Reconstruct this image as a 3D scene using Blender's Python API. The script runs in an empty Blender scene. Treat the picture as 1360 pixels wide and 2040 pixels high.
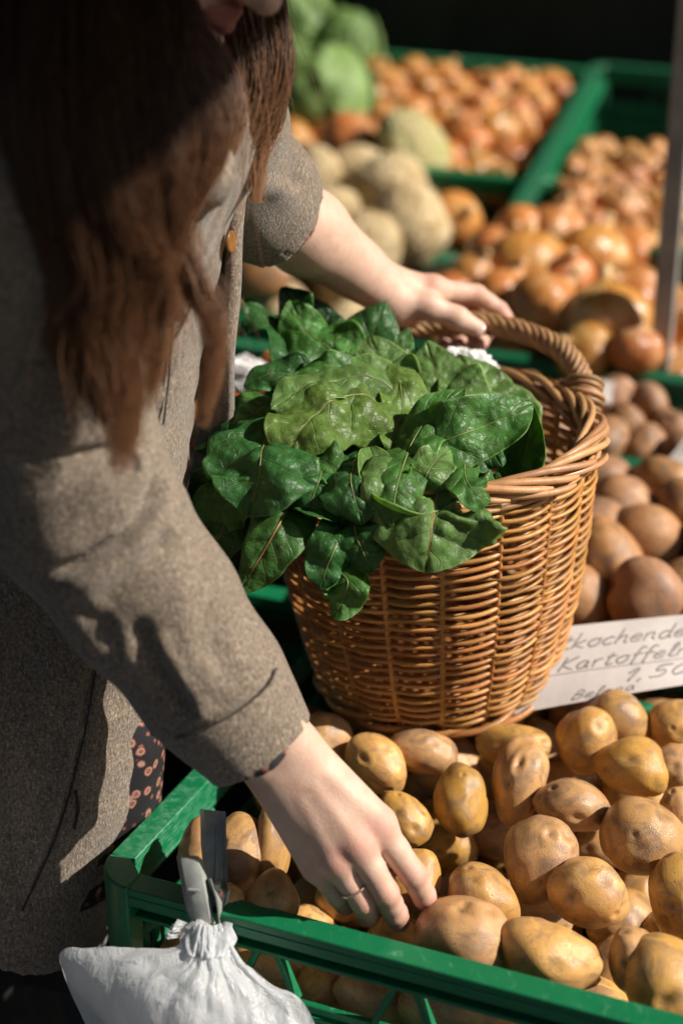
import bpy, bmesh, math, random
import numpy as np
from mathutils import Vector, Matrix, Quaternion
random.seed(7); RNG = np.random.default_rng(11)
S = bpy.context.scene
COL = S.collection
# ------------------------------------------------------------------ camera
FPX = 2833.0                                   # focal length in pixels of the 1360 x 2040 photograph
PIT = math.radians(21.0); TLT = math.radians(12.0)
CAMP = np.array([0.0, 0.0, 1.55])
cF = np.array([0, math.cos(PIT), -math.sin(PIT)]); cU = np.array([0, math.sin(PIT), math.cos(PIT)]); cR = np.array([1.0, 0, 0])
cam = bpy.data.cameras.new('camera'); camo = bpy.data.objects.new('camera', cam); COL.objects.link(camo)
camo.location = CAMP; camo.rotation_euler = (math.radians(90) - PIT, 0, 0)
cam.sensor_fit = 'VERTICAL'; cam.sensor_height = 36.0; cam.lens = FPX / 2040 * 36.0
cam.clip_start = 0.02; cam.clip_end = 500
cam.dof.use_dof = True; cam.dof.focus_distance = 1.13; cam.dof.aperture_fstop = 2.3; cam.dof.aperture_blades = 0
S.camera = camo
# ------------------------------------------------------------------ light
SUN_AZ = math.radians(77); SUN_EL = math.radians(37)      # azimuth: degrees to the right of "towards the camera"
TOSUN = np.array([math.sin(SUN_AZ) * math.cos(SUN_EL), -math.cos(SUN_AZ) * math.cos(SUN_EL), math.sin(SUN_EL)])
W = bpy.data.worlds.new('World'); S.world = W; W.use_nodes = True
nt = W.node_tree; nt.nodes.clear()
sky = nt.nodes.new('ShaderNodeTexSky'); sky.sky_type = 'NISHITA'; sky.sun_disc = False
sky.sun_elevation = SUN_EL; sky.sun_rotation = math.atan2(TOSUN[0], TOSUN[1]); sky.air_density = 1.0; sky.dust_density = 2.5; sky.ozone_density = 0.6
bg = nt.nodes.new('ShaderNodeBackground'); bg.inputs[1].default_value = 0.05
wo = nt.nodes.new('ShaderNodeOutputWorld'); nt.links.new(sky.outputs[0], bg.inputs[0]); nt.links.new(bg.outputs[0], wo.inputs[0])
sl = bpy.data.lights.new('sun', 'SUN'); sl.energy = 5.0; sl.angle = math.radians(0.5); sl.color = (1.0, 0.93, 0.83)
so = bpy.data.objects.new('sun', sl); COL.objects.link(so); so.location = (3, -2, 5)
so.rotation_euler = Vector(TOSUN).to_track_quat('Z', 'Y').to_euler()
S.view_settings.view_transform = 'Standard'; S.view_settings.look = 'None'; S.view_settings.gamma = 1.0
S.view_settings.use_curve_mapping = False; S.view_settings.exposure = 0.45
S.cycles.use_denoising = True; S.cycles.max_bounces = 6; S.cycles.diffuse_bounces = 3; S.cycles.glossy_bounces = 2; S.cycles.use_adaptive_sampling = True; S.cycles.adaptive_threshold = 0.025; S.cycles.transparent_max_bounces = 8
S.cycles.caustics_reflective = False; S.cycles.caustics_refractive = False

# ------------------------------------------------------------------ geometry of the place
nT = np.array([0, -math.sin(TLT), math.cos(TLT)]); eV = np.array([0, math.cos(TLT), math.sin(TLT)]); HT = 0.853
PHI = math.radians(17.0)
eT = np.array([math.sin(PHI), 0, 0]) + eV * math.cos(PHI)      # stall: towards the back of the sloping display
eS = np.array([math.cos(PHI), 0, 0]) - eV * math.sin(PHI)      # stall: to the right along the front
def ray(px, py): return cF + cR * (px - 680) / FPX - cU * (py - 1020) / FPX
def P(px, py, d): return CAMP + ray(px, py) * d
def Tp(px, py, w=0.0):
    k = ray(px, py); return CAMP + k * (-(HT - w) / k.dot(nT))
def Td(px, py, w=0.0):
    k = ray(px, py); return -(HT - w) / k.dot(nT)
OT = CAMP - nT * HT
def ST(s, t, w=0.0): return OT + eS * s + eT * t + nT * w
def conv(s, t):                                              # plan measured at 20.5 degrees, turned to PHI
    a = math.radians(20.5) - PHI; return s * math.cos(a) + t * math.sin(a), t * math.cos(a) - s * math.sin(a)
def toST(p):
    q = np.asarray(p) - OT; return q.dot(eS), q.dot(eT), q.dot(nT)
def proj(V):
    q = np.asarray(V) - CAMP; d = q @ cF
    return 680 + FPX * (q @ cR) / d, 1020 - FPX * (q @ cU) / d, d

# ------------------------------------------------------------------ helpers
def link(o, parent=None):
    COL.objects.link(o)
    if parent is not None: o.parent = parent
    return o
def mesh(name, V, Fs, mats=None, smooth=True):
    m = bpy.data.meshes.new(name)
    if isinstance(Fs, np.ndarray):
        n, k = Fs.shape
        m.vertices.add(len(V)); m.vertices.foreach_set('co', np.asarray(V, dtype=np.float32).ravel())
        m.loops.add(n * k); m.loops.foreach_set('vertex_index', Fs.astype(np.int32).ravel())
        m.polygons.add(n); m.polygons.foreach_set('loop_start', np.arange(0, n * k, k, dtype=np.int32))
        m.polygons.foreach_set('loop_total', np.full(n, k, dtype=np.int32))
        m.update(calc_edges=True); m.validate()
    else:
        m.from_pydata([tuple(map(float, v)) for v in V], [], [tuple(f) for f in Fs])
    if smooth: m.polygons.foreach_set('use_smooth', [True] * len(m.polygons))
    for x in (mats if isinstance(mats, (list, tuple)) else [mats]):
        if x: m.materials.append(x)
    return m
def obj(name, me, parent=None, loc=None, label=None, cat=None, group=None, kind=None):
    o = bpy.data.objects.new(name, me)
    link(o, parent)
    if loc is not None: o.location = loc
    tag(o, label, cat, group, kind); return o
def tag(o, label=None, cat=None, group=None, kind=None):
    if label: o['label'] = label
    if cat: o['category'] = cat
    if group: o['group'] = group
    if kind: o['kind'] = kind
    return o
def empty(name, loc, label, cat, group=None, rot=None):
    o = obj(name, None, None, loc, label, cat, group)
    if rot is not None: o.rotation_euler = rot
    return o
def rel(o):
    """world position of an object's frame so that parts given in world space can be shifted"""
    return np.array(o.location)
def unit(v): v = np.asarray(v, float); return v / (np.linalg.norm(v) + 1e-12)
def catmull(pts, n):
    pts = np.asarray(pts, float)
    if len(pts) == 2: return pts[0] + (pts[1] - pts[0]) * np.linspace(0, 1, n)[:, None]
    p = np.vstack([2 * pts[0] - pts[1], pts, 2 * pts[-1] - pts[-2]])
    t = np.linspace(0, len(pts) - 1 - 1e-9, n); i = t.astype(int); f = (t - i)[:, None]
    a, b, c, d = p[i], p[i + 1], p[i + 2], p[i + 3]
    return 0.5 * (2 * b + (c - a) * f + (2 * a - 5 * b + 4 * c - d) * f ** 2 + (3 * b - a - 3 * c + d) * f ** 3)
def frames(C, closed=False, up=None):
    C = np.asarray(C, float)
    Tn = (np.roll(C, -1, 0) - np.roll(C, 1, 0)) if closed else np.gradient(C, axis=0)
    Tn /= np.linalg.norm(Tn, axis=1)[:, None] + 1e-12
    if up is not None:
        A = np.cross(Tn, up); A /= np.linalg.norm(A, axis=1)[:, None] + 1e-12
        return Tn, A, np.cross(A, Tn)
    N = np.zeros_like(C); a = np.array([0, 0, 1.0]) if abs(Tn[0][2]) < .9 else np.array([1.0, 0, 0])
    n = unit(np.cross(Tn[0], a)); N[0] = n
    for i in range(1, len(C)):
        n = n - Tn[i] * n.dot(Tn[i]); n = unit(n); N[i] = n
    return Tn, N, np.cross(Tn, N)
def tube(C, r, k=8, closed=False, cap=True, up=None):
    """returns (verts, faces list) of a tube of radius r (number or array) along C"""
    C = np.asarray(C, float); n = len(C); r = np.broadcast_to(np.asarray(r, float), (n,))
    _, A, B = frames(C, closed, up)
    a = np.linspace(0, 2 * math.pi, k, endpoint=False)
    V = (C[:, None] + r[:, None, None] * (np.cos(a)[None, :, None] * A[:, None] + np.sin(a)[None, :, None] * B[:, None])).reshape(-1, 3)
    Fs = []
    for i in range(n if closed else n - 1):
        i2 = (i + 1) % n
        for j in range(k):
            j2 = (j + 1) % k; Fs.append((i * k + j, i * k + j2, i2 * k + j2, i2 * k + j))
    if cap and not closed:
        Fs.append(tuple(range(k - 1, -1, -1))); Fs.append(tuple((n - 1) * k + j for j in range(k)))
    return V, Fs
def join(parts):
    V = []; Fs = []; o = 0
    for v, f in parts:
        V.append(np.asarray(v, float)); Fs += [tuple(i + o for i in q) for q in f]; o += len(v)
    return np.vstack(V), Fs
def box(c, ax, h, bev=0.0):
    """oriented box: centre, three axes (rows), half sizes"""
    c = np.asarray(c, float); ax = np.asarray(ax, float)
    V = [c + sx * ax[0] * h[0] + sy * ax[1] * h[1] + sz * ax[2] * h[2] for sx in (-1, 1) for sy in (-1, 1) for sz in (-1, 1)]
    return np.array(V), [(0, 1, 3, 2), (4, 6, 7, 5), (0, 4, 5, 1), (2, 3, 7, 6), (0, 2, 6, 4), (1, 5, 7, 3)]
def bevel(o, w=0.002, seg=2):
    m = o.modifiers.new('bevel', 'BEVEL'); m.width = w; m.segments = seg; m.limit_method = 'ANGLE'; m.angle_limit = math.radians(40)
    return o
def weld_normals(me, ang=40):
    me.set_sharp_from_angle(angle=math.radians(ang))
def snoise(Pp, n=6, f=1.0, seed=0, oct=1):
    """cheap smooth noise: sums of randomly oriented sines"""
    g = np.random.default_rng(seed); out = np.zeros(len(Pp)); amp = 1.0
    for o in range(oct):
        for i in range(n):
            k = g.normal(size=3); k *= f * (2 ** o) * g.uniform(.6, 1.4) / np.linalg.norm(k)
            out += amp * np.sin(Pp @ k * 2 * math.pi + g.uniform(0, 6.28))
        amp *= .5
    return out / math.sqrt(n)

# ------------------------------------------------------------------ materials
class NB:
    def __init__(s, name):
        s.m = bpy.data.materials.new(name); s.m.use_nodes = True; s.t = s.m.node_tree; s.t.nodes.clear()
        s.out = s.n('ShaderNodeOutputMaterial'); s.b = s.n('ShaderNodeBsdfPrincipled'); s.l(s.b.outputs[0], s.out.inputs[0])
    def n(s, t, **kw):
        x = s.t.nodes.new(t)
        for k, v in kw.items(): setattr(x, k, v)
        return x
    def l(s, a, b): s.t.links.new(a, b)
    def set(s, **kw):
        for k, v in kw.items():
            i = s.b.inputs[k.replace('_', ' ')] if k.replace('_', ' ') in s.b.inputs else s.b.inputs[k]
            if hasattr(v, 'is_output'): s.l(v, i)
            else: i.default_value = (*v, 1) if isinstance(v, tuple) and len(v) == 3 and i.type == 'RGBA' else v
        return s
    def coord(s, kind='Object', scale=None, rnd=False):
        c = s.n('ShaderNodeTexCoord').outputs[kind]
        if rnd:
            oi = s.n('ShaderNodeObjectInfo'); ml = s.n('ShaderNodeVectorMath', operation='MULTIPLY_ADD')
            s.l(oi.outputs['Random'], ml.inputs[0]); ml.inputs[1].default_value = (31.7, 17.3, 23.1); s.l(c, ml.inputs[2]); c = ml.outputs[0]
        if scale is not None:
            mp = s.n('ShaderNodeMapping'); s.l(c, mp.inputs[0]); mp.inputs['Scale'].default_value = scale if isinstance(scale, tuple) else (scale,) * 3
            c = mp.outputs[0]
        return c
    def noise(s, v, scale, det=3, rough=.55, dist=0.0):
        x = s.n('ShaderNodeTexNoise'); s.l(v, x.inputs['Vector']); x.inputs['Scale'].default_value = scale
        x.inputs['Detail'].default_value = det; x.inputs['Roughness'].default_value = rough; x.inputs['Distortion'].default_value = dist
        return x.outputs['Fac']
    def voro(s, v, scale, feat='F1', rnd=1.0):
        x = s.n('ShaderNodeTexVoronoi', feature=feat); s.l(v, x.inputs['Vector']); x.inputs['Scale'].default_value = scale
        x.inputs['Randomness'].default_value = rnd
        return x
    def ramp(s, f, stops, interp='LINEAR'):
        x = s.n('ShaderNodeValToRGB'); s.l(f, x.inputs[0]); e = x.color_ramp; e.interpolation = interp
        while len(e.elements) < len(stops): e.elements.new(.5)
        for i, (p, c) in enumerate(stops):
            e.elements[i].position = p; e.elements[i].color = (*c, 1) if not isinstance(c, (int, float)) else (c, c, c, 1)
        return x.outputs[0]
    def mix(s, f, a, b, mode='MIX'):
        x = s.n('ShaderNodeMix', data_type='RGBA', blend_type=mode)
        for v, i in ((f, x.inputs[0]), (a, x.inputs[6]), (b, x.inputs[7])):
            if hasattr(v, 'is_output'): s.l(v, i)
            elif isinstance(v, (int, float)): i.default_value = v if i.type == 'VALUE' else (v, v, v, 1)
            else: i.default_value = (*v, 1)
        return x.outputs[2]
    def math(s, op, a, b=0.0, clamp=False):
        x = s.n('ShaderNodeMath', operation=op); x.use_clamp = clamp
        for v, i in ((a, x.inputs[0]), (b, x.inputs[1])):
            if hasattr(v, 'is_output'): s.l(v, i)
            else: i.default_value = v
        return x.outputs[0]
    def hsv(s, c, h=.5, sa=1.0, v=1.0):
        x = s.n('ShaderNodeHueSaturation'); s.l(c, x.inputs['Color'])
        for q, i in ((h, 0), (sa, 1), (v, 2)):
            if hasattr(q, 'is_output'): s.l(q, x.inputs[i])
            else: x.inputs[i].default_value = q
        return x.outputs[0]
    def rnd(s): return s.n('ShaderNodeObjectInfo').outputs['Random']
    def bump(s, h, strength=.3, dist=.001, prev=None):
        x = s.n('ShaderNodeBump'); s.l(h, x.inputs['Height']); x.inputs['Strength'].default_value = strength; x.inputs['Distance'].default_value = dist
        if prev is not None: s.l(prev, x.inputs['Normal'])
        s.l(x.outputs[0], s.b.inputs['Normal']); return x.outputs[0]
    def mapr(s, v, a, b, c, d):
        x = s.n('ShaderNodeMapRange'); s.l(v, x.inputs[0])
        for i, q in enumerate((a, b, c, d)): x.inputs[i + 1].default_value = q
        return x.outputs[0]

def m_potato(name, base, dark, patch, gloss=.42):
    b = NB(name); v = b.coord(rnd=True)                      # meshes are unit sized: scales are per radius
    big = b.noise(v, 1.7, 3, .6, .4); fine = b.noise(v, 26, 2, .6)
    c = b.mix(b.ramp(big, [(.36, 0), (.66, 1)]), base, dark)
    pn = b.noise(v, 1.25, 4, .68, 1.0); ey = b.n('ShaderNodeAttribute', attribute_name='eye').outputs['Fac']
    c = b.mix(b.ramp(pn, [(.45, 0), (.53, .45), (.63, .9)]), c, patch); c = b.mix(b.math('MULTIPLY', ey, .9), c, tuple(x * .35 for x in patch))
    c = b.mix(b.math('MULTIPLY', b.ramp(fine, [(.40, .0), (.72, 1)]), .30), c, tuple(x * .55 for x in base))
    vo = b.voro(v, 5.5); sp = vo.outputs['Distance']; sel = b.n('ShaderNodeSeparateColor'); b.l(vo.outputs['Color'], sel.inputs[0])
    spm = b.math('MULTIPLY', b.ramp(sp, [(.05, .75), (.16, 0)]), b.ramp(sel.outputs[0], [(.55, 0), (.6, 1)]))
    c = b.mix(spm, c, tuple(x * .22 for x in base))
    wv = b.n('ShaderNodeVectorMath', operation='ADD'); b.l(v, wv.inputs[0]); nv = b.n('ShaderNodeTexNoise'); b.l(v, nv.inputs['Vector']); nv.inputs['Scale'].default_value = 2.2
    b.l(nv.outputs['Color'], wv.inputs[1])
    ck = b.voro(wv.outputs[0], 2.0, 'DISTANCE_TO_EDGE').outputs['Distance']
    ckm = b.math('MULTIPLY', b.ramp(ck, [(.0, 1), (.012, .7), (.02, 0)]), b.ramp(b.noise(v, 1.3, 2), [(.56, 0), (.62, .7)]))
    c = b.mix(ckm, c, tuple(x * .3 for x in base))
    r = b.rnd(); c = b.hsv(c, b.mapr(r, 0, 1, .492, .503), b.mapr(r, 0, 1, .92, 1.08), b.mapr(b.math('FRACT', b.math('MULTIPLY', r, 7.13)), 0, 1, .8, 1.12))
    rough = b.mapr(big, .3, .7, gloss - .1, gloss + .16)
    b.set(**{'Base Color': c, 'Roughness': rough, 'Specular IOR Level': .5})
    b.bump(b.math('ADD', b.math('MULTIPLY', fine, .4), b.math('MULTIPLY', spm, -1.0)), .2, .012)
    return b.m
M = {}
M['potato'] = m_potato('potato skin', (.64, .375, .125), (.53, .28, .080), (.29, .18, .10), .36)
M['potato_b'] = m_potato('brown potato skin', (.47, .25, .11), (.34, .16, .065), (.22, .14, .09), .5)

def m_plastic(name, col, worn):
    b = NB(name); v = b.coord('Object'); n1 = b.noise(v, 14, 5, .6, .4); n2 = b.noise(b.coord('Object', (1, 1, 6)), 90, 4, .7)
    c = b.mix(b.ramp(n1, [(.35, 0), (.7, .5)]), col, tuple(x * .72 for x in col))
    sc = b.voro(b.coord('Object', (30, 9, 60)), 3, 'DISTANCE_TO_EDGE').outputs['Distance']
    scm = b.math('MULTIPLY', b.ramp(sc, [(0, 1), (.02, 0)]), b.ramp(n2, [(.5, 0), (.62, .7)]))
    c = b.mix(scm, c, worn)
    geo = b.n('ShaderNodeNewGeometry'); ed = b.ramp(geo.outputs['Pointiness'], [(.53, 0), (.6, .55)])
    c = b.mix(b.math('MULTIPLY', ed, b.ramp(n2, [(.45, 0), (.6, 1)])), c, worn)
    b.set(**{'Base Color': c, 'Roughness': b.mapr(n2, .3, .7, .3, .55), 'Specular IOR Level': .5}); b.bump(n2, .12, .0006)
    return b.m
M['green'] = m_plastic('green crate plastic', (.004, .155, .058), (.15, .36, .24))
M['green_dark'] = m_plastic('dark green crate plastic', (.004, .10, .042), (.08, .22, .14))  # darker copy of the crate green

def m_willow(name, a, d, gl=.38):
    b = NB(name); v = b.coord('Object', rnd=True)
    n = b.noise(v, 60, 5, .65); lo = b.noise(v, 9, 3, .6); st = b.noise(v, 420, 2, .5)
    c = b.mix(b.ramp(lo, [(.3, 0), (.7, 1)]), a, d)
    c = b.mix(b.math('MULTIPLY', b.ramp(n, [(.45, 0), (.75, 1)]), .55), c, tuple(x * .45 for x in d))
    c = b.mix(b.ramp(b.voro(v, 75).outputs['Distance'], [(.03, .8), (.09, 0)]), c, tuple(x * .15 for x in d))
    r = b.rnd(); c = b.hsv(c, b.mapr(r, 0, 1, .49, .512), 1.0, b.mapr(b.math('FRACT', b.math('MULTIPLY', r, 5.7)), 0, 1, .72, 1.2))
    b.set(**{'Base Color': c, 'Roughness': b.mapr(n, .3, .7, gl - .06, gl + .2), 'Specular IOR Level': .5}); b.bump(b.math('ADD', n, st), .35, .0006)
    return b.m
M['willow'] = m_willow('brown willow', (.56, .27, .085), (.41, .165, .042))
M['willow_h'] = m_willow('pale willow handle', (.42, .24, .11), (.30, .155, .062), .45)
M['willow_r'] = m_willow('pale willow border', (.55, .31, .14), (.42, .21, .08), .42)

def m_onion(name, a, d, pale):
    b = NB(name); v = b.coord('Object'); sep = b.n('ShaderNodeSeparateXYZ'); b.l(v, sep.inputs[0])
    ang = b.math('ARCTAN2', sep.outputs[1], sep.outputs[0])
    cmb = b.n('ShaderNodeCombineXYZ'); b.l(b.math('MULTIPLY', ang, 4.0), cmb.inputs[0]); b.l(b.math('MULTIPLY', sep.outputs[2], .25), cmb.inputs[1]); b.l(b.rnd(), cmb.inputs[2])
    st = b.noise(cmb.outputs[0], 4, 3, .6, .3)
    c = b.mix(b.ramp(st, [(.38, 0), (.62, 1)]), a, d)
    c = b.mix(b.ramp(b.noise(b.coord(rnd=True), .9, 3, .6, .8), [(.56, 0), (.7, .8)]), c, pale)
    z = b.mapr(sep.outputs[2], .85, 1.4, 0, .8); c = b.mix(z, c, pale)
    r = b.rnd(); c = b.hsv(c, b.mapr(r, 0, 1, .485, .51), 1, b.mapr(b.math('FRACT', b.math('MULTIPLY', r, 9.1)), 0, 1, .8, 1.15))
    b.set(**{'Base Color': c, 'Roughness': .3, 'Specular IOR Level': .55}); b.bump(st, .25, .03); return b.m
M['onion'] = m_onion('onion skin', (.60, .275, .075), (.47, .17, .038), (.68, .48, .24))
M['shallot'] = m_onion('shallot skin', (.55, .27, .09), (.44, .18, .05), (.62, .44, .24))

def m_root(name, a, d):
    b = NB(name); v = b.coord(rnd=True); n = b.noise(v, 1.5, 4, .65, .8); n2 = b.noise(v, 8, 3, .6)
    c = b.mix(b.ramp(n, [(.4, 0), (.65, 1)]), a, d); b.set(**{'Base Color': c, 'Roughness': .6}); b.bump(n2, .6, .06); return b.m
M['celeriac'] = m_root('celeriac skin', (.72, .57, .33), (.50, .34, .16))
M['kohlrabi'] = m_root('pale green turnip skin', (.50, .50, .20), (.60, .48, .26))
M['cabbage'] = m_root('cabbage leaf', (.17, .27, .075), (.08, .16, .035))
M['carrot'] = m_root('carrot skin', (.70, .20, .015), (.60, .15, .01))

def m_simple(name, col, rough=.5, metal=0.0, nz=0.0, scale=30, **kw):
    b = NB(name); v = b.coord('Object'); n = b.noise(v, scale, 5, .6)
    c = b.mix(b.ramp(n, [(.3, 0), (.75, 1)]), col, tuple(x * (1 - .35 - nz) for x in col))
    b.set(**{'Base Color': c, 'Roughness': b.mapr(n, .3, .7, max(.05, rough - .08), min(1, rough + .1)), 'Metallic': metal})
    for k, q in kw.items(): b.set(**{k.replace('_', ' '): q})
    b.bump(n, .15, .001); return b.m
M['steel'] = m_simple('galvanised steel', (.42, .44, .41), .45, .3, .1, 60)
M['copper'] = m_simple('copper rivet', (.65, .33, .2), .35, 1.0)
M['post'] = m_simple('grey metal post', (.46, .42, .38), .5, .2, .1, 20)
M['gold'] = m_simple('rose gold', (1.0, .72, .50), .22, .9)
M['asphalt'] = m_simple('asphalt', (.05, .05, .052), .9, 0, .2, 120)
M['board'] = m_simple('dark stained board', (.03, .024, .02), .7, 0, .2, 12)
M['black'] = m_simple('black cloth', (.006, .006, .007), .8, 0, .1, 60)
M['shade_sheet'] = m_simple('near black shade sheeting', (.004, .008, .006), .7, 0, .1, 8)  # near black: the stall's shade is put into the backdrop colour
M['card'] = m_simple('worn white card', (.50, .45, .43), .6, 0, -.12, 26)
M['ink'] = m_simple('grey marker ink', (.26, .235, .225), .8)
M['paper'] = m_simple('white paper bag', (.78, .77, .76), .6, 0, -.2, 20)
# ================================================================== setting
def plane_sheet(name, size, z, mat):
    return obj(name, mesh(name, [(-size, -size, 0), (size, -size, 0), (size, size, 0), (-size, size, 0)], [(0, 1, 2, 3)], mat, False), None, (0, 0, z), kind='structure')
plane_sheet('ground', 200, 0.0, M['asphalt'])
AX = np.array([eS, eT, nT])
HX = np.array([unit([eS[0], eS[1], 0]), unit([eT[0], eT[1], 0]), [0, 0, 1.0]])
HX[1] = np.cross(HX[2], HX[0])

# ------------------------------------------------------------------ crates (green plastic, open lattice walls)
def wall_parts(L, Hh, rim=.016, lattice=True, seed=0):
    """a crate wall in local coordinates: x along 0..L, z down from 0 (top of rim) to -Hh, y outward. returns list of (V,F)"""
    I = np.eye(3); R = []
    def bx(x0, x1, y0, y1, z0, z1): R.append(box(((x0 + x1) / 2, (y0 + y1) / 2, (z0 + z1) / 2), I, ((x1 - x0) / 2, (y1 - y0) / 2, (z1 - z0) / 2)))
    bx(0, L, -.004, .018, -.007, 0)                    # top flange
    bx(0, L, .014, .018, -rim, -.0071)                 # lip of the flange
    bx(0, L, -.002, .003, -.030, -.0071)               # upper band
    bx(0, L, .0031, .011, -.0215, -.018)                # rib along the band
    bx(0, L, -.002, .010, -.034, -.0301)               # ledge
    bx(0, L, -.002, .004, -.083, -.0755)                # mid rail
    bx(0, L, -.002, .008, -.087, -.0831)
    n = max(2, int(round(L / .112)))
    for i in range(n + 1):                             # upright struts and diagonals
        x = L * i / n
        bx(max(0, x - .004), min(L, x + .004), .0035, .013, -.0178, -.0075)
        if 0 < i < n:
            for dx in (-.022, .022):
                a = np.array([x + dx * .35, .001, -.0345]); b2 = np.array([x + dx * 1.1, .001, -.0750])
                e = unit(b2 - a); R.append(box((a + b2) / 2, np.array([e, [0, 1, 0], np.cross(e, [0, 1, 0])]), (np.linalg.norm(b2 - a) / 2, .0045, .0028)))
    m = int(L / .0165)                                 # lower field: small upright slots
    z0 = -.0871; z1 = -Hh
    for k, (za, zb) in enumerate(((z0, z0 - .033), (z0 - .0385, z1 + .012))):
        for i in range(m + 1):
            x = L * i / m; bx(max(0, x - .0047), min(L, x + .0047), -.002, .002, zb, za)
    bx(0, L, -.002, .003, z0 - .0384, z0 - .0331)
    bx(0, L, -.002, .004, z1, z1 + .0119)
    return R
def crate(name, c, ax, w, dp, Hh, mat, label, group=None, walls=(1, 1, 1, 1)):
    """c = front left top corner, ax rows: right, back, up"""
    root = empty(name, c, label, 'crate', group)
    I = np.eye(3)
    def put(nm, parts, o, xa, ya):
        V, Fs = join(parts); A = np.array([xa, ya, np.cross(xa, ya)])
        V = V @ A + np.asarray(o); ob = obj(nm, mesh(nm, V, Fs, mat, True), root); weld_normals(ob.data, 30); return ob
    r, b, u = ax
    bevs = []
    bevs.append(put('front_wall', wall_parts(w, Hh), np.zeros(3), r, -b) if False else None)
    def wall(nm, o, xdir, outdir, L):
        V, Fs = join(wall_parts(L, Hh)); V = V[:, 0:1] * xdir + V[:, 1:2] * outdir + V[:, 2:3] * u + o
        ob = obj(nm, mesh(nm, V, Fs, mat, True), root); weld_normals(ob.data, 30); bevel(ob, .0012, 2); return ob
    e = .0185
    if walls[0]: wall('front_wall', r * e, r, -b, w - 2 * e)
    if walls[1]: wall('left_wall', b * e, b, -r, dp - 2 * e)
    if walls[2]: wall('back_wall', b * dp + r * e, r, b, w - 2 * e)
    if walls[3]: wall('right_wall', r * w + b * e, b, r, dp - 2 * e)
    for x, y, sx, sy in ((0, 0, -1, -1), (w, 0, 1, -1), (0, dp, -1, 1), (w, dp, 1, 1)):
        parts = []
        cx = r * x + b * y; q = e / 2 + .009
        V = []; n = 8
        pr = []
        # rounded outer corner post: quarter arc profile extruded downwards
        cen = cx - r * sx * e - b * sy * e
        prof = [cen - r * sx * .004 - b * sy * .004 * 0]
        arc = [cen + (r * sx * math.cos(a) + b * sy * math.sin(a)) * (e + .0185) for a in np.linspace(0, math.pi / 2, n)]
        inn = [cen + b * sy * (e - .002), cen + r * sx * (e - .002)]
        loop = arc + inn
        for zz in (.0005, -.03, -Hh):
            V += [p + u * zz for p in loop]
        k = len(loop); Fs = [tuple(range(k))[::-1]]
        for lv in range(2):
            for i in range(k): Fs.append((lv * k + i, lv * k + (i + 1) % k, (lv + 1) * k + (i + 1) % k, (lv + 1) * k + i))
        Fs.append(tuple(2 * k + i for i in range(k)))
        ob = obj('corner_post', mesh('corner_post', V, Fs, mat, True), root)
        bm = bmesh.new(); bm.from_mesh(ob.data); bmesh.ops.recalc_face_normals(bm, faces=bm.faces); bm.to_mesh(ob.data); bm.free()
        weld_normals(ob.data, 35); bevel(ob, .002, 2)
    V, Fs = box(r * w / 2 + b * dp / 2 - u * (Hh - .004), np.array([r, b, u]), (w / 2 - .004, dp / 2 - .004, .004))
    obj('floor_panel', mesh('floor_panel', V, Fs, mat, False), root)
    return root

FC = Tp(236, 1735) ; FC = FC.copy()                      # front left top corner of the near crate
FAX = np.array([[math.cos(math.radians(-22.5)), math.sin(math.radians(-22.5)), 0], [math.sin(math.radians(22.5)), math.cos(math.radians(22.5)), 0], [0, 0, 1.0]])
front = crate('potato_crate', FC, FAX, .60, .42, .20, M['green'], 'bright green plastic lattice crate of potatoes in the foreground')
CR = [  # s0, t0, width, depth, rim height, label
    ('vegetable_crate', -.43, 1.115, .60, .32, -.025, 'dark green crate of brown potatoes right behind the wicker basket'),
    ('vegetable_crate', -.43, 1.445, .60, .21, -.002, 'narrow dark green crate of small potatoes in front of the big onions'),
    ('vegetable_crate', -.545, 1.665, .62, .30, .0, 'dark green crate heaped with the big onions beside the metal post'),
    ('vegetable_crate', -.475, 1.985, .60, .92, .045, 'deep green crate of shallots at the upper right'),
    ('vegetable_crate', -1.07, 2.25, .58, .66, .02, 'long green crate of onions in the middle of the back row'),
    ('vegetable_crate', -1.16, 1.70, .60, .51, -.03, 'green crate of celeriac half hidden behind the bare forearm'),
    ('vegetable_crate', -1.76, 2.25, .64, .66, -.02, 'green crate of cabbages at the back beside the hair'),
    ('vegetable_crate', -1.05, 1.115, .60, .55, -.06, 'green crate of carrots hidden behind the leafy greens'),
]
crates = [crate(nm, ST(s, t, w), AX, ww, dd, .19 if i != 3 else .25, M['green_dark'] if i < 4 else M['green'], lb, 'green crates on the sloping display') for i, (nm, s, t, ww, dd, w, lb) in enumerate([(q[0],) + conv(q[1], q[2]) + q[3:] for q in CR])]

# ------------------------------------------------------------------ stall table and sloping rack
tb = empty('stall_table', (FC[0] + .25, FC[1] + .3, 0), 'dark wooden stall table carrying the front potato crate', 'table')
zt = FC[2] - .2005
V, Fs = box(np.array([.12, .02, zt - .02]), HX, (.62, .30, .0195)); bevel(obj('table_top', mesh('table_top', V, Fs, M['board'], False), tb), .003)
for a in (-1, 1):
    for b2 in (-1, 1):
        V, Fs = box(np.array([.12, .02, (zt - .04) / 2]) + HX[0] * a * .57 + HX[1] * b2 * .25, HX, (.025, .025, (zt - .04) / 2)); obj('leg', mesh('leg', V, Fs, M['board'], False), tb)
rk = empty('display_rack', (0.2, 2.2, 0), 'dark sloping wooden rack under the back rows of crates', 'rack')
ro = rel(rk)
for i in range(14):
    t0 = 1.10 + i * .158
    V, Fs = box(ST(-.55, t0 + .075, -.245) - ro, AX, (1.25, .072, .012)); obj('board', mesh('board', V, Fs, M['board'], False), rk)
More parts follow.
